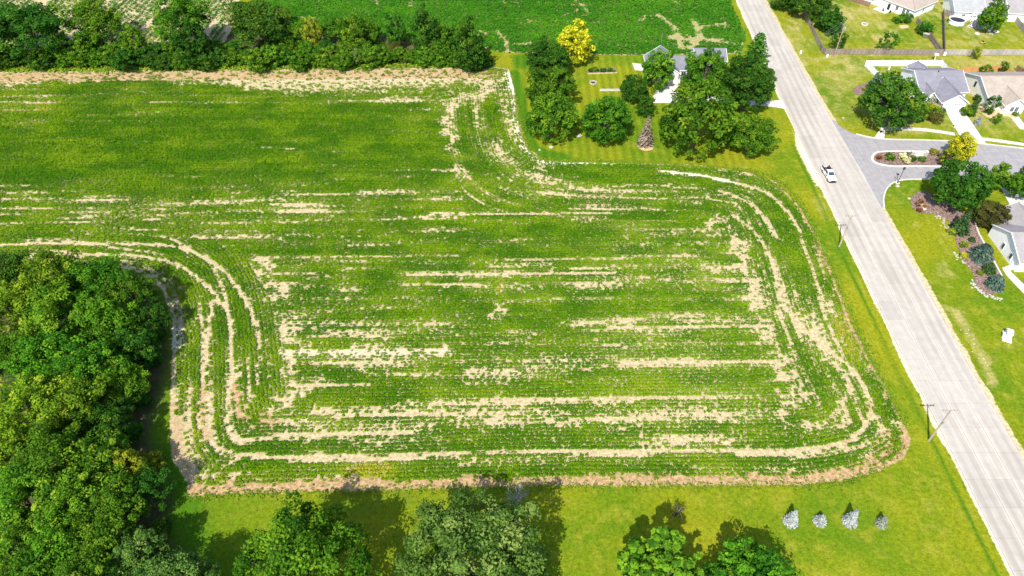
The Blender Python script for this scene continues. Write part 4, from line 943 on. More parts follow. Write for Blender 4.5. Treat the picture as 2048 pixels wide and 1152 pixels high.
WOODS = [(30,554,46,'wood_c','leaf_dark','dark tree at the top left corner of the wood'),(112,563,52,'wood_a','leaf_wood','bright tree at the upper edge of the wood, left of its middle'),(195,569,52,'wood_b','leaf_vivid','bright tree on the upper edge of the wood facing the curved tracks'),
 (266,594,42,'wood_c','leaf_mid','green tree at the upper right shoulder of the wood'),(300,640,34,'wood_c','leaf_dark','dark lower tree beside the top of the pale wheel track'),(22,630,56,'wood_a','leaf_wood','bright tree on the left edge below the dark corner tree'),
 (110,640,58,'wood_b','leaf_wood','yellowish tree in the upper middle of the wood'),(205,648,54,'wood_c','leaf_vivid','leafy tree in the upper right part of the wood'),(276,700,38,'hedge_a','leaf_dark','dark edge tree of the wood beside the pale wheel track'),
 (20,720,52,'wood_b','leaf_mid','mid green tree at the left edge halfway down the wood'),(92,722,56,'wood_c','leaf_vivid','light green tree with a flat crown near the middle of the wood'),(175,738,56,'wood_a','leaf_vivid','light green tree at the centre of the wood'),
 (240,768,45,'wood_c','leaf_mid','shaded tree on the right side of the wood by the mown strip'),(60,818,58,'wood_a','leaf_wood','tall yellow green tree left of centre in the wood'),(150,830,56,'wood_b','leaf_wood','tall yellow green tree right of centre in the wood'),
 (214,846,44,'wood_c','leaf_dark','dark tree on the wood edge above the leafy bulge'),(28,900,54,'wood_c','leaf_wood','leafy tree at the left edge, two thirds down the wood'),(112,915,58,'wood_b','leaf_mid','mid green tree in the lower middle of the wood'),
 (200,922,50,'wood_a','leaf_mid','mid green tree just left of the leafy bulge of the wood'),(250,940,36,'hedge_a','leaf_lime','yellow green small tree on the bulge of the wood'),(302,925,22,'hedge_b','leaf_lime','outermost small light tree of the wood beside the bare field corner'),
 (50,998,60,'wood_b','leaf_vivid','broad bright tree at the left edge low in the wood'),(140,1010,58,'wood_a','leaf_wood','bright tall tree low in the wood'),(232,1012,52,'wood_c','leaf_mid','shaded tree low on the right side of the wood'),(290,985,38,'wood_b','leaf_dark','dark tree on the wood corner facing the lawn'),
 (28,1092,58,'wood_a','leaf_wood','bright tree in the bottom left corner of the picture'),(120,1096,60,'wood_c','leaf_vivid','leafy tree at the bottom edge near the left corner'),(205,1112,54,'wood_b','leaf_wood','leafy tree at the bottom edge of the wood, right of the corner'),(275,1118,50,'wood_c','leaf_grey','greyish tree at the bottom edge of the wood'),
 (70,1170,60,'wood_b','leaf_mid','tree cut by the bottom edge below the left corner'),(170,1180,58,'wood_a','leaf_mid','tree cut by the bottom edge, under the leafy wood')]
for px, py, hw, kd, mt, lb in WOODS: plant('woodland_tree', px, py, hw, kd, mt, lb, 'tree', random.uniform(.92, 1.1), 'trees of the wood at the left')
for px, py, hw, lb in [(318,668,13,'low bush under the wood edge beside the pale wheel track'),(304,720,16,'low bush of the wood edge just below the pale wheel track'),(282,800,17,'low bush on the wood edge along the shaded mown strip'),(268,862,18,'low bush on the wood edge above the bulge'),(308,962,17,'low bush at the outer corner of the bulge'),(322,1055,19,'low bush between the wood and the shaded lawn')]:
    plant('woodland_bush', px, py, hw, 'hedge_b', 'leaf_dark', lb, 'bush', .7, 'bushes along the wood edge')
# hedgerow of trees between the field and the plots
HEDGE = [(-5,60,50,'wood_a','leaf_dark','leftmost tree of the hedgerow, cut by the left edge'),(58,58,56,'wood_b','leaf_dark','broad dark tree near the left end of the hedgerow'),(122,98,22,'hedge_a','leaf_mid','low tree of the hedgerow between the first two tall ones'),(188,42,46,'wood_c','leaf_mid','tall tree of the hedgerow in front of the vegetable rows, left'),
 (180,92,30,'hedge_b','leaf_mid','lower tree under the left tall tree in front of the vegetables'),(268,86,24,'hedge_a','leaf_mid','hedgerow tree between the two tall trees before the vegetables'),(360,40,48,'wood_a','leaf_mid','tall tree of the hedgerow in front of the vegetable rows, right'),(385,90,32,'hedge_a','leaf_dark','lower dark tree right under the tall vegetable row tree'),
 (515,48,52,'wood_b','leaf_dark','tallest dark tree of the hedgerow, left of the far bean field'),(560,70,30,'wood_c','leaf_dark','dark tree leaning right of the tallest hedgerow tree'),(566,32,16,'young','leaf_lime','yellow green treetop at the corner of the far bean field'),(592,78,18,'hedge_b','leaf_mid','narrow green tree of the hedgerow beside the yellowish one'),(624,72,18,'hedge_a','leaf_lime','yellowish tree in the middle of the hedgerow'),
 (668,56,26,'wood_c','leaf_mid','tall narrow tree in the middle of the hedgerow'),(708,72,22,'hedge_a','leaf_mid','hedgerow tree right of the tall narrow one'),(737,64,20,'hedge_b','leaf_mid','last full tree before the gap in the hedgerow'),(791,66,18,'hedge_a','leaf_dark','lone dark tree inside the gap of the hedgerow'),
 (850,66,26,'hedge_a','leaf_dark','tall tree right of the gap in the hedgerow'),(885,70,15,'hedge_b','leaf_mid','slender tree behind the right part of the hedgerow'),(905,88,26,'hedge_b','leaf_mid','rounded tree of the right part of the hedgerow'),(938,96,28,'hedge_a','leaf_dark','rightmost dark tree of the hedgerow')]
for px, py, hw, kd, mt, lb in HEDGE: plant('hedgerow_tree', px, py, hw, kd, mt, lb, 'tree', (random.uniform(1.25, 1.45) if px > 560 else random.uniform(.95, 1.1)) if kd[:2] == 'he' else random.uniform(.72, .82), 'trees of the hedgerow')
BR = []
q = -8
while q < 972:
    BR.append((q, 118 + random.uniform(-7, 7), random.uniform(15, 23))); q += random.uniform(24, 31)
BL = []
for px, py, hw in BR:
    ref = min([h_ for h_ in HEDGE if h_[6 - 1] ], key=lambda h_: abs(h_[0] - px)); side = 'left of' if px < ref[0] - 6 else ('right of' if px > ref[0] + 6 else 'under')
    t_ = ref[5].replace(' of the hedgerow', '').replace('hedgerow ', '')
    BL.append(f'hedge foot bush {side} the ' + t_)
seen = {}
q = -8
for i, b in enumerate(BL):
    seen[b] = seen.get(b, 0) + 1
    if seen[b] > 1: BL[i] = b.replace('bush', 'bush further ' + ('out', 'beyond', 'along', 'away')[min(seen[b] - 2, 3)], 1)
BL = [' '.join(b.split()[:16]) for b in BL]
for i, (px, py, hw) in enumerate(BR):
    plant('hedgerow_bush', px, py - (3 if px > 700 else 0), hw, random.choice(['hedge_b', 'hedge_a']), random.choice(['leaf_mid', 'leaf_dark', 'leaf_mid', 'leaf_grey']) if px > 560 else random.choice(['leaf_mid', 'leaf_dark']), BL[i], 'bush', .72, 'bushes at the foot of the hedgerow')
BK = [(575,98,20,'leaf_mid','left of the yellowish hedgerow tree'),(612,102,18,'leaf_mid','under the yellowish hedgerow tree'),(655,100,20,'leaf_dark','under the tall narrow hedgerow tree'),(690,100,18,'leaf_mid','right under the tall narrow hedgerow tree'),(725,98,18,'leaf_mid','under the last full tree before the gap'),(762,104,16,'leaf_mid','at the left side of the hedgerow gap'),(793,100,15,'leaf_olive','under the lone tree in the hedgerow gap'),(855,100,20,'leaf_dark','under the tall tree right of the hedgerow gap'),(882,98,18,'leaf_mid','behind the right part of the hedgerow'),
 (20,108,24,'leaf_dark','at the left edge behind the hedge foot'),(85,110,22,'leaf_mid','between the first tall hedgerow trees'),(140,106,22,'leaf_dark','left of the tall left vegetable plot tree'),(230,106,24,'leaf_mid','between the two tall vegetable plot trees'),(310,104,24,'leaf_dark','left of the tall right vegetable plot tree'),(340,98,22,'leaf_mid','under the left side of the tall right vegetable plot tree'),(430,100,24,'leaf_mid','in the hollow left of the tallest hedgerow tree'),(470,98,22,'leaf_dark','at the left foot of the tallest hedgerow tree'),(530,102,24,'leaf_dark','at the right foot of the tallest hedgerow tree')]
for px, py, hw, mt, lb in BK: plant('hedgerow_bush', px, py, hw, 'hedge_b', mt, 'big leafy bush ' + lb, 'bush', .95 if px > 560 else .62, 'bushes at the foot of the hedgerow')
for px, py, hw, mt, lb in [(820,112,17,'leaf_olive','dry brownish bush in the hedgerow gap'),(745,80,10,'rust','rusty bush right of the hedgerow middle')]: plant('hedgerow_bush', px, py, hw, 'hedge_b', mt, lb, 'bush', .6)
# conifers and shrubs
for px, py, hw, kd, mt, lb, zf in [(1587,1032,16,'spruce','needle_silver','leftmost silvery white spruce of the row on the bottom lawn',1.0),(1644,1037,14,'spruce_b','needle_silver','smallest silvery spruce, second from the left on the bottom lawn',.8),(1707,1032,16,'spruce','needle_silver','tallest silvery white spruce, third of the row on the bottom lawn',1.1),(1768,1040,13,'spruce_b','needle_sage','greyish green spruce at the right end of the row on the bottom lawn',1.0),
 (1294,260,19,'spruce_tall','needle_brown','dying brown spruce in a ring of straw on the farm lawn',1.0),(1750,163,17,'spruce','needle_blue','dark spruce at the white fence corner above the mulch bed',.85),(1930,440,22,'spruce_tall','needle_green','tall green spruce below the very large dark tree',.75),
 (1968,502,25,'globe','needle_blue','largest rounded blue green spruce in the long mulch bed',1.15),(1981,535,15,'globe','needle_green','middle rounded spruce in the long mulch bed',1.1),(1995,562,20,'globe','needle_blue','lowest rounded blue green spruce in the long mulch bed',1.1),(1945,478,8,'globe','needle_green','small round conifer high in the long mulch bed',.9),(1960,520,8,'globe','needle_blue','small round conifer touching the largest one in the mulch bed',.9),
 (1958,240,7,'cone','needle_silver','small silver spruce on the front lawn by the driveway',.75),(1950,210,11,'cone','needle_green','dark green pointed cone tree between the two front houses',1.0),(1866,196,13,'spruce_b','needle_sage','pale grey spruce in front of the grey-roofed house door',.9)]:
    plant('spruce_tree', px, py, hw, kd, mt, lb, 'spruce', zf)
SHR = [(1838,234,12,'leaf_dark','dark clipped shrub at the foot of the big dark tree'),(1872,236,14,'leaf_olive','brownish round shrub on the lawn of the grey-roofed house'),(1878,222,11,'leaf_mid','green shrub just above the brownish round shrub'),(1853,212,9,'leaf_lime','yellow green shrub left of the pale grey spruce'),(1868,215,9,'leaf_yellow','golden shrub in front of the grey-roofed house'),(1856,222,6,'leaf_mid','small green shrub among the white stones'),
 (1826,168,16,'leaf_cream','pale yellow shrub against the grey roof edge'),(1935,222,12,'leaf_mid','green shrub at the garage corner beside the driveway'),(1958,196,9,'leaf_dark','dark shrub between the two front houses'),(2024,214,10,'leaf_olive','brownish shrub under the windows of the beige house'),(1978,222,8,'leaf_dark','dark shrub in the stony bed of the beige house'),(2032,228,6,'leaf_mid','low shrub at the walk of the beige house'),
 (1780,314,9,'leaf_mid','green mound shrub at the left of the street island'),(1806,313,8,'leaf_cream','pale cream flowering shrub, upper half of the pale pair on the island'),(1813,321,8,'leaf_cream','pale cream flowering shrub, lower half of the pale pair on the island'),(1827,317.5,7,'leaf_dark','left clipped green shrub before the stone sign'),(1844,318,7,'leaf_mid','right clipped green shrub before the stone sign'),(1868,304,8,'leaf_lime','yellowish shrub right of the stone sign'),(1889,318,8,'leaf_olive','low shrub at the right end of the island'),(1759,315,6,'rust','rusty red shrub at the rounded tip of the island'),(1812,309,5,'leaf_dark','dark small shrub behind the pale pair'),
 (1843,402,5,'rust','reddish shrub near the top of the round bed'),(1835,409,5,'rust','reddish shrub at the left of the round bed'),(1840,420,6,'rust','orange red shrub at the bottom of the round bed'),(1850,412,4,'rust','small reddish shrub at the middle of the round bed'),
 (1929,489,8,'leaf_lime','yellowish perennials high in the long mulch bed'),(1928,510,7,'leaf_yellow','golden perennials in the middle of the long mulch bed'),(1960,545,6,'leaf_lime','yellowish perennials low in the long mulch bed'),(1903,462,8,'leaf_lime','weedy tuft at the upper edge of the long mulch bed'),
 (1730,178,5,'leaf_lime','yellow green clump in the round mulch bed by the dark spruce'),(1797,38,10,'leaf_mid','light green shrub at the corner of the tan-roofed house'),(1812,35,12,'leaf_dark','dark shrub below the corner of the tan-roofed house'),(1852,56,16,'leaf_dark','dark shrub against the slanting fence'),(2030,20,5,'leaf_olive','small shrub by the top right house'),
 (1925,167,5,'leaf_dark','shrub in the shade beside the grey gable'),(2002,141,6,'leaf_olive','dark shrub at the cedar fence corner'),(2002,153,7,'leaf_mid','shrub inside the cedar fence corner'),(1770,149,6,'leaf_mid','green shrub inside the white fence left corner'),(1822,138,7,'leaf_mid','green shrub inside the white fence beside the rear gable')]
for px, py, hw, mt, lb in SHR: plant('shrub', px, py, hw, 'shrub', mt, lb, 'shrub', 1.0, z=.08 if 1740 < px < 1935 and 300 < py < 332 else 0.0)
# ------------------------------------------------------------------ mulch beds, garden beds
def bed(name, px, mat, label, cat='flower bed', z=.05, edging=None):
    p = W(smooth_line(px, 5, True)); o = MB().prism(p, -.05, z).build(name, M[mat]); structure(o)
    if edging: structure(ribbon(MB(), p + p[:1], .18, -.05, z + .06).build('bed_edging', M[edging]))
bed('mulch_bed', [(1822,398),(1832,386),(1848,382),(1870,392),(1895,402),(1920,420),(1948,440),(1958,468),(1975,498),(1992,530),(2006,556),(2008,576),(1990,588),(1968,586),(1952,572),(1946,548),(1926,520),(1912,485),(1908,462),(1894,440),(1866,428),(1838,426),(1824,414)], 'mulch', '')
structure(ribbon(MB(), W([(1948,440),(1958,468),(1975,498),(1992,530),(2006,556)]), .35, -.05, .09).build('bed_edging', M['concrete']))
bed('mulch_bed', [(1705,180),(1714,172),(1735,166),(1765,160),(1830,235),(1805,252),(1760,250),(1740,226),(1728,190),(1712,190)], 'mulch', '')
bed('mulch_bed', [(1962,212),(1990,216),(2020,222),(2032,236),(2010,232),(1985,236),(1966,228)], 'straw', '')
bed('straw_ring', [(1275,291),(1290,286),(1307,292),(1302,300),(1284,300)], 'straw', '')
bed('straw_ring', [(1798,52),(1812,50),(1818,54),(1806,57)], 'straw', '')
structure(MB().prism(W([(1175,138),(1231,136),(1234,146),(1174,148)]), -.05, .05).build('garden_bed', M['mulch']))
ge = MB(); ribbon(ge, W([(1175,148),(1234,146)]), .3, 0, .25); tag(ge.build('bed_edging', M['tan']), 'pale timber edging along the little garden bed on the farm lawn', 'edging')
for i, (px, py, hw, mt) in enumerate([(1183,140,6,'leaf_dark'),(1192,139,6,'leaf_mid'),(1206,140,6,'leaf_dark'),(1220,139,6,'leaf_grey'),(1227,142,4,'leaf_mid')]):
    plant('garden_plant', px, py, hw, 'shrub', mt, ['leftmost dark plant','second plant from the left','middle dark plant','greyish plant','rightmost small plant'][i] + ' in the little garden bed on the farm lawn', 'plant')
# stones along the mulch bed edge and ditch
rock_me = []
for k in range(4):
    m = MB(); vs = []
    for z, r in ((0, .5), (.28, .55), (.5, .28)):
        for i in range(7): a = i * 2 * math.pi / 7; q = r * random.uniform(.75, 1.15); vs.append((math.cos(a) * q, math.sin(a) * q * .8, z * random.uniform(.8, 1.1)))
    m.add(vs, [(a * 7 + i, a * 7 + (i + 1) % 7, (a + 1) * 7 + (i + 1) % 7, (a + 1) * 7 + i) for a in range(2) for i in range(7)] + [tuple(range(14, 21))])
    me = bpy.data.meshes.new('stone'); me.from_pydata(m.v, [], m.f); me.materials.append(M['stone']); rock_me.append(me)
def stones(pts, n, w, s, label, group):
    P = np.array(W(pts)); cs = np.r_[0, np.cumsum(np.hypot(*np.diff(P, axis=0).T))]
    for i in range(n):
        t = random.uniform(0, cs[-1]); o = bpy.data.objects.new('stone', random.choice(rock_me)); COL.objects.link(o)
        o.location = (np.interp(t, cs, P[:, 0]) + random.gauss(0, w), np.interp(t, cs, P[:, 1]) + random.gauss(0, w), -.02); o.rotation_euler = (0, 0, random.uniform(0, 6)); k = s * random.uniform(.6, 1.4); o.scale = (k, k, k * .8)
        tag(o, label, 'stone', group)
stones([(1946,560),(1952,575),(1965,588),(1985,594),(2000,600)], 60, .35, .42, 'pale stone in the rough edging at the lower end of the long mulch bed', 'stones at the lower end of the mulch bed')
stones([(1868,425),(1885,440),(1895,455),(1905,470)], 45, .5, .40, 'pale stone scattered along the upper edge of the long mulch bed', 'stones at the upper edge of the mulch bed')
stones([(1908,502),(1916,518),(1930,530)], 18, .3, .4, 'pale stone in the short run beside the golden perennials', 'stones by the golden perennials')
stones([(1844,408),(1848,415),(1851,421)], 9, .25, .7, 'whitish rock in the round end of the mulch bed', 'rocks in the round bed')
stones([(1945,208),(1960,214),(1985,220),(2000,222)], 24, .35, .5, 'pale rock in the bed in front of the beige house', 'rocks in front of the beige house')
stones([(1852,218),(1862,222),(1872,223)], 12, .3, .6, 'white stone in the planting before the grey-roofed house', 'white stones before the grey-roofed house')
stones([(1930,660),(1950,690),(1962,715),(1975,740)], 16, .5, .25, 'small pale stone in the worn strip on the verge right of the road', 'stones on the right verge')

# ------------------------------------------------------------------ utility poles and wires
def utility_pole(px, py, h, label, arm=2.6, rz=0.0, extra=0):
    x, y = G(px, py); root = thing('utility_pole', label, 'utility pole', (x, y, 0), rz, 'utility poles')
    MB().tube((0, 0, -.2), (0, 0, h), .17, .11, 10).build('pole', M['pole'], root)
    a = MB().box(0, .14, h - .45, arm, .11, .13).build('crossarm', M['pole'], root)
    b = MB(); b.tube((-arm * .32, .16, h - .48), (0, .15, h - 1.2), .025, n=5); b.tube((arm * .32, .16, h - .48), (0, .15, h - 1.2), .025, n=5); b.build('brace', M['steel'], root)
    for dx in (-arm * .46, -arm * .25, arm * .25, arm * .46):
        MB().lathe([(0, .28), (.06, .26), (.09, .18), (.06, .12), (.09, .06), (.03, 0), (0, 0)], (dx, .14, h - .385), 8).build('insulator', M['steel'], a)
    if extra:
        MB().lathe([(0, 0), (.28, 0), (.30, .1), (.30, .85), (.2, .95), (0, .95)], (.05, -.42, h - 2.3), 12).build('transformer', M['steel'], root)
        for k in range(extra): MB().box(0, .16, h - 1.0 - .55 * k, 1.8, .1, .11).build('crossarm', M['pole'], root)
    else:
        MB().box(.0, -.18, h * .62, .22, .2, .5).build('junction_box', M['steel'], root)
        MB().tube((.16, -.06, 0), (.14, -.05, h * .6), .03, n=6).build('conduit', M['steel'], root)
    return x, y, h
p1 = utility_pole(1678, 493, 9.2, 'wooden utility pole with one crossarm, on the verge beside the road halfway down the field')
p2 = utility_pole(1857.5, 881, 9.2, 'wooden utility pole with one crossarm, near the lower right corner of the field')
p3 = utility_pole(1667.5, 114, 11.2, 'tall pale utility pole with several crossarms in front of the brown board fence', 2.4, R(50), 2)
p0 = (74.6, 192.0, 9.0)
def wires(a, b, off, label, sag=1.0):
    d = Vector((b[0] - a[0], b[1] - a[1], 0)).normalized(); nn = Vector((-d.y, d.x, 0)); m = MB()
    for o in off:
        P = []
        for i in range(13):
            t = i / 12; P.append(Vector((a[0] + (b[0] - a[0]) * t, a[1] + (b[1] - a[1]) * t, a[2] - .1 + (b[2] - a[2]) * t - sag * 4 * t * (1 - t))) + nn * o)
        for i in range(12): m.tube(P[i], P[i + 1], .016, n=4, cap=False)
    tag(m.build('power_line', M['steel']), label, 'power line')
wires(p3, p0, (-1.0, -.3, .4), 'three overhead wires running from the tall pale pole across the road into the trees')
wires((p3[0], p3[1], 9.4), (p0[0], p0[1], 7.0), (0, .5), 'lower pair of overhead wires under the three from the tall pale pole')
# ------------------------------------------------------------------ pickup truck
def wheel(root, x, y, r=.40, w=.26):
    s = 1 if x > 0 else -1
    m = MB(); n = 18; pr = [(r * .62, -w / 2), (r * .93, -w / 2), (r, -w / 3), (r, w / 3), (r * .93, w / 2), (r * .62, w / 2)]
    vs = []; fs = []
    for i in range(n):
        a = 2 * math.pi * i / n; vs += [(x + q, y + math.cos(a) * rr_, r + math.sin(a) * rr_) for rr_, q in pr]
    k = len(pr)
    for i in range(n):
        j = (i + 1) % n
        for q in range(k): fs.append((i * k + q, j * k + q, j * k + (q + 1) % k, i * k + (q + 1) % k))
    wh = m.add(vs, fs).build('wheel', M['dark'], root)
    MB().tube((x - w * .3, y, r), (x + s * w * .42, y, r), r * .62, r * .5, 12).build('rim', M['steel'], wh)
ta = np.array(G(1648.5, 340)); tb = np.array(G(1668, 372)); T0 = (ta + tb) / 2 + np.array([-.1, .5])
TR = thing('pickup_truck', 'white pickup truck with a loaded open bed driving on the concrete road', 'pickup truck', (T0[0] + .0, T0[1], .04), R(2))
# x across, -y forward
W2 = .98
body = MB(); body.prof([(-2.95, .55), (-2.98, .95), (-2.86, 1.08), (-1.35, 1.22), (-1.1, 1.25), (.72, 1.25), (.72, .42), (-2.3, .42)], -W2, W2); bevel(body.build('body', M['paint'], TR), .07, 3)
cab = MB(); q0 = [(-W2 + .06, -1.3, 1.22), (W2 - .06, -1.3, 1.22), (W2 - .06, .68, 1.22), (-W2 + .06, .68, 1.22)]; q1 = [(-W2 + .24, -.55, 1.88), (W2 - .24, -.55, 1.88), (W2 - .22, .52, 1.90), (-W2 + .22, .52, 1.90)]
cab.add(q0 + q1, [(3, 2, 1, 0), (4, 5, 6, 7), (0, 1, 5, 4), (1, 2, 6, 5), (2, 3, 7, 6), (3, 0, 4, 7)]); bevel(cab.build('cab', M['paint'], TR), .06, 3)
def pane4(nm, pts, off): 
    a, b, c, d = [Vector(p) for p in pts]; n = (b - a).cross(d - a).normalized() * off; m_ = (a + b + c + d) / 4
    sh_ = [m_ + (p - m_) * .86 for p in (a, b, c, d)]; MB().add([p + n for p in sh_] + [p - n * .5 for p in sh_], [(0, 1, 2, 3), (7, 6, 5, 4), (0, 4, 5, 1), (1, 5, 6, 2), (2, 6, 7, 3), (3, 7, 4, 0)]).build(nm, M['glass'], TR)
pane4('windscreen', (q0[0], q0[1], q1[1], q1[0]), .03); pane4('rear_window', (q0[2], q0[3], q1[3], q1[2]), .03); pane4('side_window', (q0[1], q0[2], q1[2], q1[1]), .03); pane4('side_window', (q0[3], q0[0], q1[0], q1[3]), .03)
MB().box(0, 1.86, .62, 1.9, 2.3, .10).build('bed_floor', M['dark'], TR)
for s in (-1, 1):
    bevel(MB().box(s * .90, 1.86, .86, .17, 2.3, .82).build('bed_side', M['paint'], TR), .03); MB().box(s * .88, 1.86, 1.30, .27, 2.3, .07).build('bed_rail', M['dark'], TR)
    MB().box(s * 1.12, -1.05, 1.22, .22, .12, .2).build('side_mirror', M['dark'], TR); MB().box(s * .68, -2.95, .82, .38, .12, .2).build('headlight', M['paleglass'], TR); MB().box(s * .88, 3.02, .95, .14, .06, .3).build('tail_light', M['red'], TR)
    MB().box(s * .99, -.3, .80, .02, .9, .03).build('side_trim', M['dark'], TR)
    for y in (-1.95, 1.75): wheel(TR, s * .88, y)
MB().box(0, -2.99, .52, 1.9, .16, .24).build('front_bumper', M['dark'], TR); MB().box(0, -2.985, .80, .95, .05, .26).build('grille', M['dark'], TR)
tg = MB().box(0, 3.28, .60, 1.62, .55, .06); tg.box(0, 3.1, .5, 1.9, .2, .2); tg.build('tailgate', M['paint'], TR); MB().box(0, 3.54, .58, 1.7, .10, .14).build('rear_step', M['dark'], TR)
rk = MB()
for x in (-.84, .84): rk.tube((x, .84, 1.3), (x, .84, 1.98), .04, n=6)
rk.tube((-.84, .84, 1.98), (.84, .84, 1.98), .04, n=6); rk.build('headache_rack', M['dark'], TR)
MB().box(0, -.1, 1.915, .95, .14, .07).build('light_bar', M['amber'], TR)
def bedpt(x, y): c, s = math.cos(R(2)), math.sin(R(2)); return T0[0] + x * c - y * s, T0[1] + x * s + y * c
bx, by = bedpt(.55, 1.7); o = MB().box(0, 0, .22, .42, 2.0, .42); o.box(0, 0, .46, .46, 2.04, .06); tag(o.build('tool_chest', M['black'], None, (bx, by, .71)), 'wide black tool chest along the house side of the pickup bed', 'tool chest').rotation_euler = (0, 0, R(2))
bx, by = bedpt(-.66, 1.7); o = MB().box(0, 0, .24, .26, 2.0, .46); o.box(0, 0, .49, .30, 2.04, .05); tag(o.build('tool_chest', M['dark'], None, (bx, by, .71)), 'narrow dark tool chest on the field side of the pickup bed', 'tool chest').rotation_euler = (0, 0, R(2))
bx, by = bedpt(-.12, 1.45); o = MB()
for i in range(7): o.tube((random.uniform(-.3, .3), -.75, .06 + .07 * (i % 3)), (random.uniform(-.3, .3), .75, .06 + .07 * (i % 3)), .06, n=7)
tag(o.build('pipe_bundle', M['pink'], None, (bx, by, .71)), 'faded pink pipes lying in the pickup bed', 'pipes').rotation_euler = (0, 0, R(4))
bx, by = bedpt(-.15, 2.35); o = MB(); o.box(0, 0, .2, .55, .5, .4); o.tube((-.27, .2, .42), (-.27, -.2, .42), .03, n=6); o.tube((.27, .2, .42), (.27, -.2, .42), .03, n=6); tag(o.build('tool_crate', M['dark'], None, (bx, by, .71)), 'dark crate at the tail end of the pickup bed', 'crate')
bx, by = bedpt(.05, 2.0); o = MB().lathe([(0, 0), (.16, 0), (.2, .35), (.17, .36), (.13, .05), (0, .05)], (0, 0, 0), 12); tag(o.build('bucket', M['red'], None, (bx, by, .71)), 'red bucket in the middle of the pickup bed', 'bucket')
# ------------------------------------------------------------------ street furniture
x, y = G(1795, 366); L = thing('street_lamp', 'black street lamp post on the grass corner of the side street', 'street lamp', (x, y, 0))
MB().lathe([(.2, 0), (.2, .15), (.11, .3), (.075, .9), (.055, 4.0), (.05, 4.05), (0, 4.05)], n=10).build('post', M['black'], L)
lh = MB().lathe([(.07, 0), (.24, .12), (.28, .5), (.33, .55), (.16, .78), (.04, .85), (.03, 1.0), (0, 1.0)], (0, 0, 4.0), 10).build('lantern', M['black'], L); MB().lathe([(0, .14), (.2, .16), (.23, .46), (0, .48)], (0, 0, 4.0), 10).build('lamp_glass', M['paleglass'], lh)
MB().lathe([(0, 0), (.55, 0), (.55, .06), (0, .06)], n=14).build('footing', M['concrete'], L)
x, y = G(1790, 364); L = thing('sign_post', 'thin dark post with a small plate beside the black street lamp', 'sign post', (x, y, 0)); MB().tube((0, 0, 0), (0, 0, 2.4), .04, n=6).build('post', M['black'], L); MB().box(0, 0, 2.3, .35, .05, .35).build('plate', M['black'], L)
x, y = G(1740, 262); L = thing('stop_sign', 'sign post with a reddish octagonal plate at the corner of the side street', 'road sign', (x, y, 0), R(15)); MB().tube((0, 0, 0), (0, 0, 3.0), .05, n=6).build('post', M['steel'], L)
o = MB(); o.add([(math.cos(math.pi / 8 + i * math.pi / 4) * .38, -.08, 2.6 + math.sin(math.pi / 8 + i * math.pi / 4) * .38) for i in range(8)] + [(math.cos(math.pi / 8 + i * math.pi / 4) * .38, -.05, 2.6 + math.sin(math.pi / 8 + i * math.pi / 4) * .38) for i in range(8)], [tuple(range(8)), tuple(range(15, 7, -1))] + [(i, i + 8, (i + 1) % 8 + 8, (i + 1) % 8) for i in range(8)]); o.build('plate', M['red'], L); MB().box(0, 0, 3.08, .7, .05, .18).build('street_name_plate', M['white'], L)
x, y = G(1778, 271); L = thing('sign_post', 'thin pale post in the grass strip beside the pavement', 'sign post', (x, y, 0)); MB().tube((0, 0, 0), (0, 0, 2.5), .05, n=6).build('post', M['tan'], L); MB().box(0, 0, 2.35, .3, .05, .4).build('plate', M['white'], L)
x, y = G(1908, 255); L = thing('mailbox', 'white mailbox on a post beside the driveway', 'mailbox', (x, y, 0)); MB().box(0, 0, .6, .14, .14, 1.2).build('post', M['white'], L); o = MB().prof([(-.25, 1.1), (.25, 1.1), (.25, 1.3), (.15, 1.42), (-.15, 1.42), (-.25, 1.3)], -.14, .14); o.build('box', M['white'], L); MB().box(.2, 0, 1.2, .3, .05, .25).build('flag', M['black'], L)
# stone sign on the island: two piers, a wall with an oval plaque, cap stones
x, y = G(1836, 313); L = thing('stone_sign', 'low pale stone entrance sign wall on the street island', 'entrance sign', (x, y, .1), R(1))
MB().box(0, 0, .55, 3.0, .4, 1.1).build('wall', M['stone'], L)
for s in (-1, 1):
    MB().box(s * 1.8, 0, .7, .65, .65, 1.4).build('pier', M['stone'], L); MB().box(s * 1.8, 0, 1.46, .8, .8, .12).build('cap', M['concrete'], L)
MB().box(0, 0, 1.16, 3.1, .55, .12).build('cap', M['concrete'], L); o = MB(); o.add([(math.cos(i * math.pi / 10) * 1.0, -.26, .6 + math.sin(i * math.pi / 10) * .38) for i in range(20)] + [(math.cos(i * math.pi / 10) * 1.0, -.19, .6 + math.sin(i * math.pi / 10) * .38) for i in range(20)], [tuple(range(20)), tuple(range(39, 19, -1))] + [(i, i + 20, (i + 1) % 20 + 20, (i + 1) % 20) for i in range(20)]); o.build('plaque', M['white'], L)
x, y = G(1880, 307); m = MB()
for i in range(3): m.box(0, 0, .35 + i * .4, 9.0, .06, .12)
for i in range(5): m.box(-4.4 + i * 2.2, 0, .65, .12, .12, 1.3)
tag(m.build('rail_fence', M['brownwood'], None, (x + 1.6, y - .3, .1)), 'dark rail fence behind the yellow shrubs at the right end of the street island', 'fence')
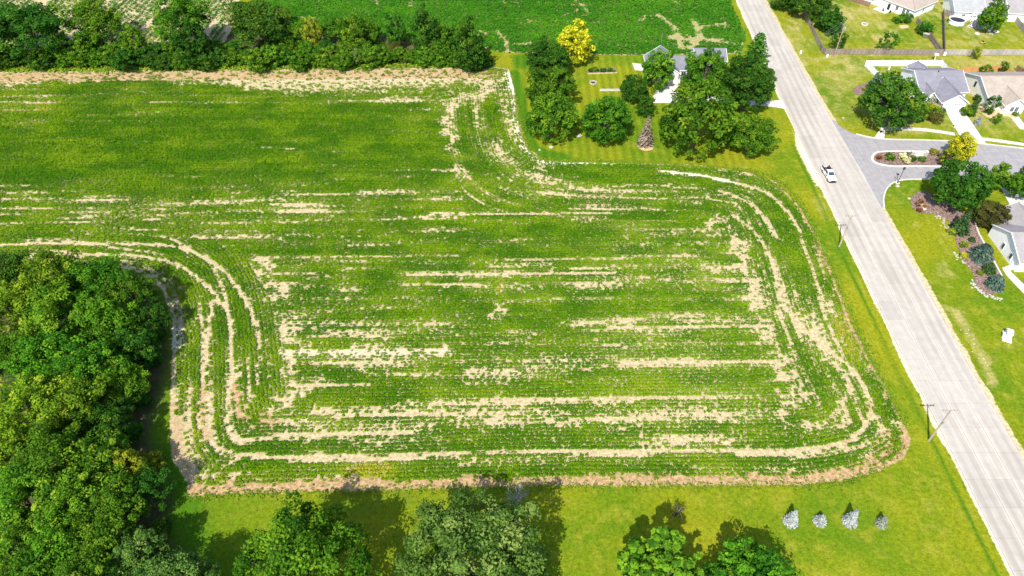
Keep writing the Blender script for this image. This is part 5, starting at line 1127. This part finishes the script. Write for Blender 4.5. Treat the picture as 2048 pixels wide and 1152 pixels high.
# white utility cabinet on the right verge
x, y = G(2014, 674); L = thing('utility_cabinet', 'white utility cabinet with a pale blue panel on the grass right of the road', 'utility cabinet', (x, y, 0), R(62))
MB().box(0, 0, .04, 3.1, 1.7, .10).build('plinth', M['concrete'], L); o = MB().box(.05, 0, .75, 1.4, 1.0, 1.4); bevel(o.build('housing', M['white'], L), .04); o = MB().box(.05, 0, 1.5, 1.55, 1.12, .10); o.build('lid', M['white'], L)
o = MB().box(1.15, .1, .5, .75, .8, .9); bevel(o.build('side_box', M['white'], L), .03); MB().box(1.15, .1, .97, .55, .55, .05).build('panel', M['blue'], L); bevel(MB().box(-.25, .78, .45, 1.0, .45, .8).build('meter_box', M['white'], L), .03); MB().box(-1.15, -.2, .35, .5, .6, .6).build('access_box', M['white'], L)
for z in (.6, .8, 1.0): MB().box(.05, -.51, z, .9, .03, .05).build('louvre', M['steel'], L)
# little covers, markers and patches
for px, py, r, mt, lb, nm, ct in [(1818,318+79,.42,'tan','round tan cover in the grass beside the round mulch bed','manhole_cover','cover'),(1686,236,.35,'stone','pale round cover in the grass left of the side street corner','manhole_cover','cover'),(1102,294,.6,'stone','pale flat stone at the foot of the front maple','flat_stone','stone'),(1079,300,.35,'stone','small pale stone near the field corner of the farm lawn','flat_stone','stone'),(1282,218,.5,'straw','small reddish straw mound behind the brown spruce','straw_mound','mound'),(1795,372,.5,'stone','pale rock at the foot of the black street lamp','flat_stone','stone'),(1779,372,.3,'stone','small rock in the kerb grass by the street lamp','flat_stone','stone')]:
    x, y = G(px, py); tag(MB().lathe([(0, 0), (r, 0), (r * .96, .09), (r * .8, .14), (0, .16)], n=11).build(nm, M[mt], None, (x, y, 0)), lb, ct)
x, y = G(1158, 274); o = MB().box(0, 0, .35, 1.5, 1.0, .08, .5); o.box(-.5, -.4, .17, .1, .1, .34, .5); o.box(.55, .3, .17, .1, .1, .34, .5); tag(o.build('garden_bench', M['stone'], None, (x, y, 0)), 'pale bench slab at the right foot of the front maple', 'bench')
x, y = G(1152, 229); o = MB().lathe([(0, 0), (.6, 0), (.6, .35), (.4, .35), (.4, .1), (0, .1)], n=12); tag(o.build('planter', M['tan'], None, (x, y, 0)), 'tan round planter at the right side of the middle maple', 'planter')
x, y = G(1186, 166); L = thing('fire_pit', 'dark round fire pit ring on the farm lawn below the garden bed', 'fire pit', (x, y, 0))
for i in range(12): a = i * math.pi / 6; MB().box(math.cos(a) * .95, math.sin(a) * .95, .16, .32, .46, .36, a).build('block', M['stone'], L)
MB().lathe([(0, .02), (.75, .02), (.75, .06), (0, .05)], n=14).build('ash', M['black'], L)
x, y = G(1220, 180); tag(MB().prism([(-3.1, -.7), (3.1, -.6), (3.0, .7), (-3.0, .6)], 0, .06).build('stepping_slab', M['stone'], None, (x, y, 0)), 'pale strip of slabs behind the round green maple', 'paving')
# sapling on the bottom lawn and bare dead tree in the shade
def bare_tree(name, px, py, h, r, n, mat, label, lf=None):
    x, y = G(px, py); root = thing(name, label, 'tree', (x, y, 0)); m = MB(); m.tube((0, 0, 0), (0, 0, h * .62), .09, .05, 6); rg = np.random.default_rng(int(px)); tips = []
    for i in range(n):
        a = rg.uniform(0, 6.28); b = h * rg.uniform(.25, .62); e = Vector((math.cos(a) * r * rg.uniform(.6, 1), math.sin(a) * r * rg.uniform(.6, 1), h * rg.uniform(.6, 1.0))); s = Vector((0, 0, b)); mid = s.lerp(e, .55) + Vector((0, 0, .1 * h)); m.tube(s, mid, .05, .035, 5, False); m.tube(mid, e, .035, .012, 4, False); tips.append(e)
        for k in range(4):
            q = s.lerp(e, rg.uniform(.5, 1)); t = q + Vector((rg.normal(0, .3 * r), rg.normal(0, .3 * r), rg.uniform(0, .22 * h))); m.tube(q, t, .022, .008, 4, False); tips.append(t)
    m.build('trunk', M[mat], root)
    if lf:
        P = np.array([tuple(t) for t in tips]).repeat(8, 0) + rg.normal(0, .16, (len(tips) * 8, 3)); V, F = leaf_quads(P, rg.normal(0, .4, P.shape) + np.array([0, 0, 1]), np.full(len(P), .24), np.full(len(P), .13))
        c = link('crown', np_mesh('crown', V, F, {'tint': np.full(len(V), .5)}), M[lf], root)
    return root
bare_tree('dead_tree', 1034, 1014, 4.6, 2.2, 26, 'deadwood', 'bare grey dead tree in the shade beside the widest oak')
bare_tree('sapling', 1352, 1034, 2.6, .9, 9, 'deadwood', 'thin sapling with sparse leaves on the bottom lawn above the feathery tree', 'leaf_olive')
for px, py, lb in [(1343,1040,'left thin stake leaning beside the sapling'),(1365,1040,'right thin stake leaning beside the sapling')]:
    x, y = G(px, py); tag(MB().tube((0, 0, 0), (.5 if px < 1350 else -.6, .9, 1.5), .035, n=5).build('stake', M['tan'], None, (x, y, 0)), lb, 'stake')
# pool, pergola, patio and toys behind the pale grey house
x, y = G(1912, 46); L = thing('pool', 'round above ground pool with dark cover behind the pergola house', 'pool', (x, y, 0))
MB().lathe([(2.55, 0), (2.55, 1.25), (2.75, 1.3), (2.75, 1.36), (2.4, 1.36), (2.4, .95)], n=24).build('wall', M['white'], L); MB().lathe([(0, 1.05), (2.42, 1.0), (2.42, .95), (0, .95)], n=24).build('cover', M['tread'], L)
for i in range(8): a = i * math.pi / 4; MB().box(math.cos(a) * 2.62, math.sin(a) * 2.62, .65, .12, .16, 1.3, a).build('post', M['steel'], L)
x, y = G(1962, 50); L = thing('pergola', 'white pergola of open rafters over the patio, top right', 'pergola', (x, y, 0), R(-6))
for a in (-2.8, 2.8):
    for b in (-2.2, 2.2): MB().box(a, b, 1.3, .18, .18, 2.6).build('post', M['white'], L)
for b in (-2.2, 2.2): MB().box(0, b, 2.65, 6.6, .12, .22).build('beam', M['white'], L)
for i in range(6): MB().box(-2.8 + i * 1.12, 0, 2.85, .14, 5.6, .18).build('rafter', M['white'], L)
sheet('patio', W([(1933,54),(1960,58),(1980,64),(1984,60),(1988,45),(1945,42)]), .04, M['stone'])
x, y = G(1960, 54); L = thing('patio_table', 'round dark patio table under the white pergola', 'table', (x, y, .04)); MB().lathe([(0, .70), (.7, .70), (.7, .75), (0, .76)], n=14).build('tabletop', M['tread'], L); MB().lathe([(0, 0), (.3, 0), (.05, .1), (.05, .7), (0, .7)], n=8).build('leg', M['black'], L)
def chair(px, py, rz, mt, lb):
    x, y = G(px, py); c = thing('patio_chair', lb, 'chair', (x, y, .04), rz); MB().box(0, 0, .42, .56, .56, .07).build('seat', M[mt], c); MB().box(0, .28, .72, .56, .06, .6).build('backrest', M[mt], c)
    for a in (-.24, .24):
        for b in (-.24, .24): MB().box(a, b, .2, .05, .05, .4).build('leg', M['steel'], c)
chair(1951, 55, 1.5, 'tread', 'dark chair left of the round patio table'); chair(1968, 55, -1.4, 'tread', 'dark chair right of the round patio table'); chair(1942, 55, .5, 'white', 'white chair at the left end of the pergola patio'); chair(1972, 59, 2.6, 'white', 'white chair at the front edge of the pergola patio')
chair(1766, 23, .4, 'black', 'black chair on the small slab behind the tan-roofed house, left'); chair(1779, 27, -.6, 'black', 'black chair on the small slab behind the tan-roofed house, right')
x, y = G(1954.5, 67.5); tag(MB().lathe([(0, .03), (.55, .03), (.6, .12), (.75, .12), (.8, 0)], n=14).build('round_slab', M['concrete'], None, (x, y, 0)), 'small round pale slab on the lawn below the pergola', 'slab')
x, y = G(1989, 67); L = thing('play_table', 'pale square table with dark centre beside a stone heap below the tall green tree', 'table', (x, y, 0), .4); MB().box(.5, 0, .55, 1.5, 1.2, .1).build('tabletop', M['white'], L); MB().box(.5, 0, .63, .35, .35, .06).build('fire_bowl', M['black'], L); MB().box(.5, 0, .25, 1.0, .8, .5).build('base', M['steel'], L)
stones([(1980,65),(1984,69)], 8, .4, .7, 'brownish stone of the heap beside the pale square table', 'stones by the square table')
x, y = G(1965, 87); L = thing('toy_car', 'yellow and black ride on toy lying on the lawn of the pergola house', 'toy', (x, y, 0), .5); bevel(MB().box(0, 0, .4, 1.5, .8, .35).build('body', M['yellow'], L), .08); MB().box(-.1, 0, .72, .6, .6, .3).build('seat', M['black'], L); MB().tube((.35, 0, .5), (.5, 0, .95), .05, n=6).build('steering_column', M['yellow'], L)
for a in (-.5, .5):
    for b in (-.42, .42): MB().tube((a, b - .08, .22), (a, b + .08, .22), .22, n=10).build('wheel', M['black'], L)
x, y = G(1729, 49); L = thing('fire_pit', 'pale ring of stones on the lawn of the tan-roofed house', 'fire pit', (x, y, 0))
for i in range(10): a = i * math.pi / 5; MB().box(math.cos(a) * .9, math.sin(a) * .9, .16, .35, .5, .34, a).build('block', M['concrete'], L)
MB().lathe([(0, .02), (.7, .02), (.7, .06), (0, .05)], n=12).build('ash', M['dark'], L)
for px, py, lb in [(1654,114,'white drum shaped pedestal at the foot of the brown fence corner'),(1601,107,'small white pedestal on the verge right of the road top')]:
    x, y = G(px, py); tag(MB().lathe([(0, 0), (.32, 0), (.32, .7), (.2, .95), (0, 1.0)], n=10).build('pedestal', M['white'], None, (x, y, 0)), lb, 'pedestal')
x, y = G(1886, 108); tag(MB().box(0, 0, .4, .7, .5, .8).add([(-.35, -.25, .8), (.35, -.25, .8), (.35, .25, .95), (-.35, .25, .95)], [(0, 1, 2, 3)]).build('meter_cabinet', M['white'], None, (x, y - .8, 0)), 'small white cabinet where the two board fences meet', 'cabinet')
x, y = G(1868, 121); tag(MB().box(0, 0, 2.0, 1.1, .9, .5).box(0, 0, .9, .2, .2, 1.8).build('bird_house', M['white'], None, (x, y, 0)), 'white bird house on a post at the back of the white vinyl fence', 'bird house')
x, y = G(1774, 148); L = thing('patio_umbrella', 'closed white umbrella standing inside the white vinyl fence', 'umbrella', (x, y, 0)); MB().tube((0, 0, 0), (0, 0, 2.8), .04, n=6).build('pole', M['steel'], L); MB().lathe([(.05, 2.75), (.18, 2.2), (.26, 1.4), (.1, 1.3)], n=10).build('canopy', M['white'], L)
x, y = G(1850, 75); L = thing('storage_box', 'small dark green storage box against the slanting fence of the tan-roofed lawn', 'storage box', (x, y, 0), R(-35)); MB().box(0, 0, .65, 1.7, 1.0, 1.3).build('body', M['green'], L); MB().box(0, 0, 1.35, 1.85, 1.15, .10).build('lid', M['stone'], L)
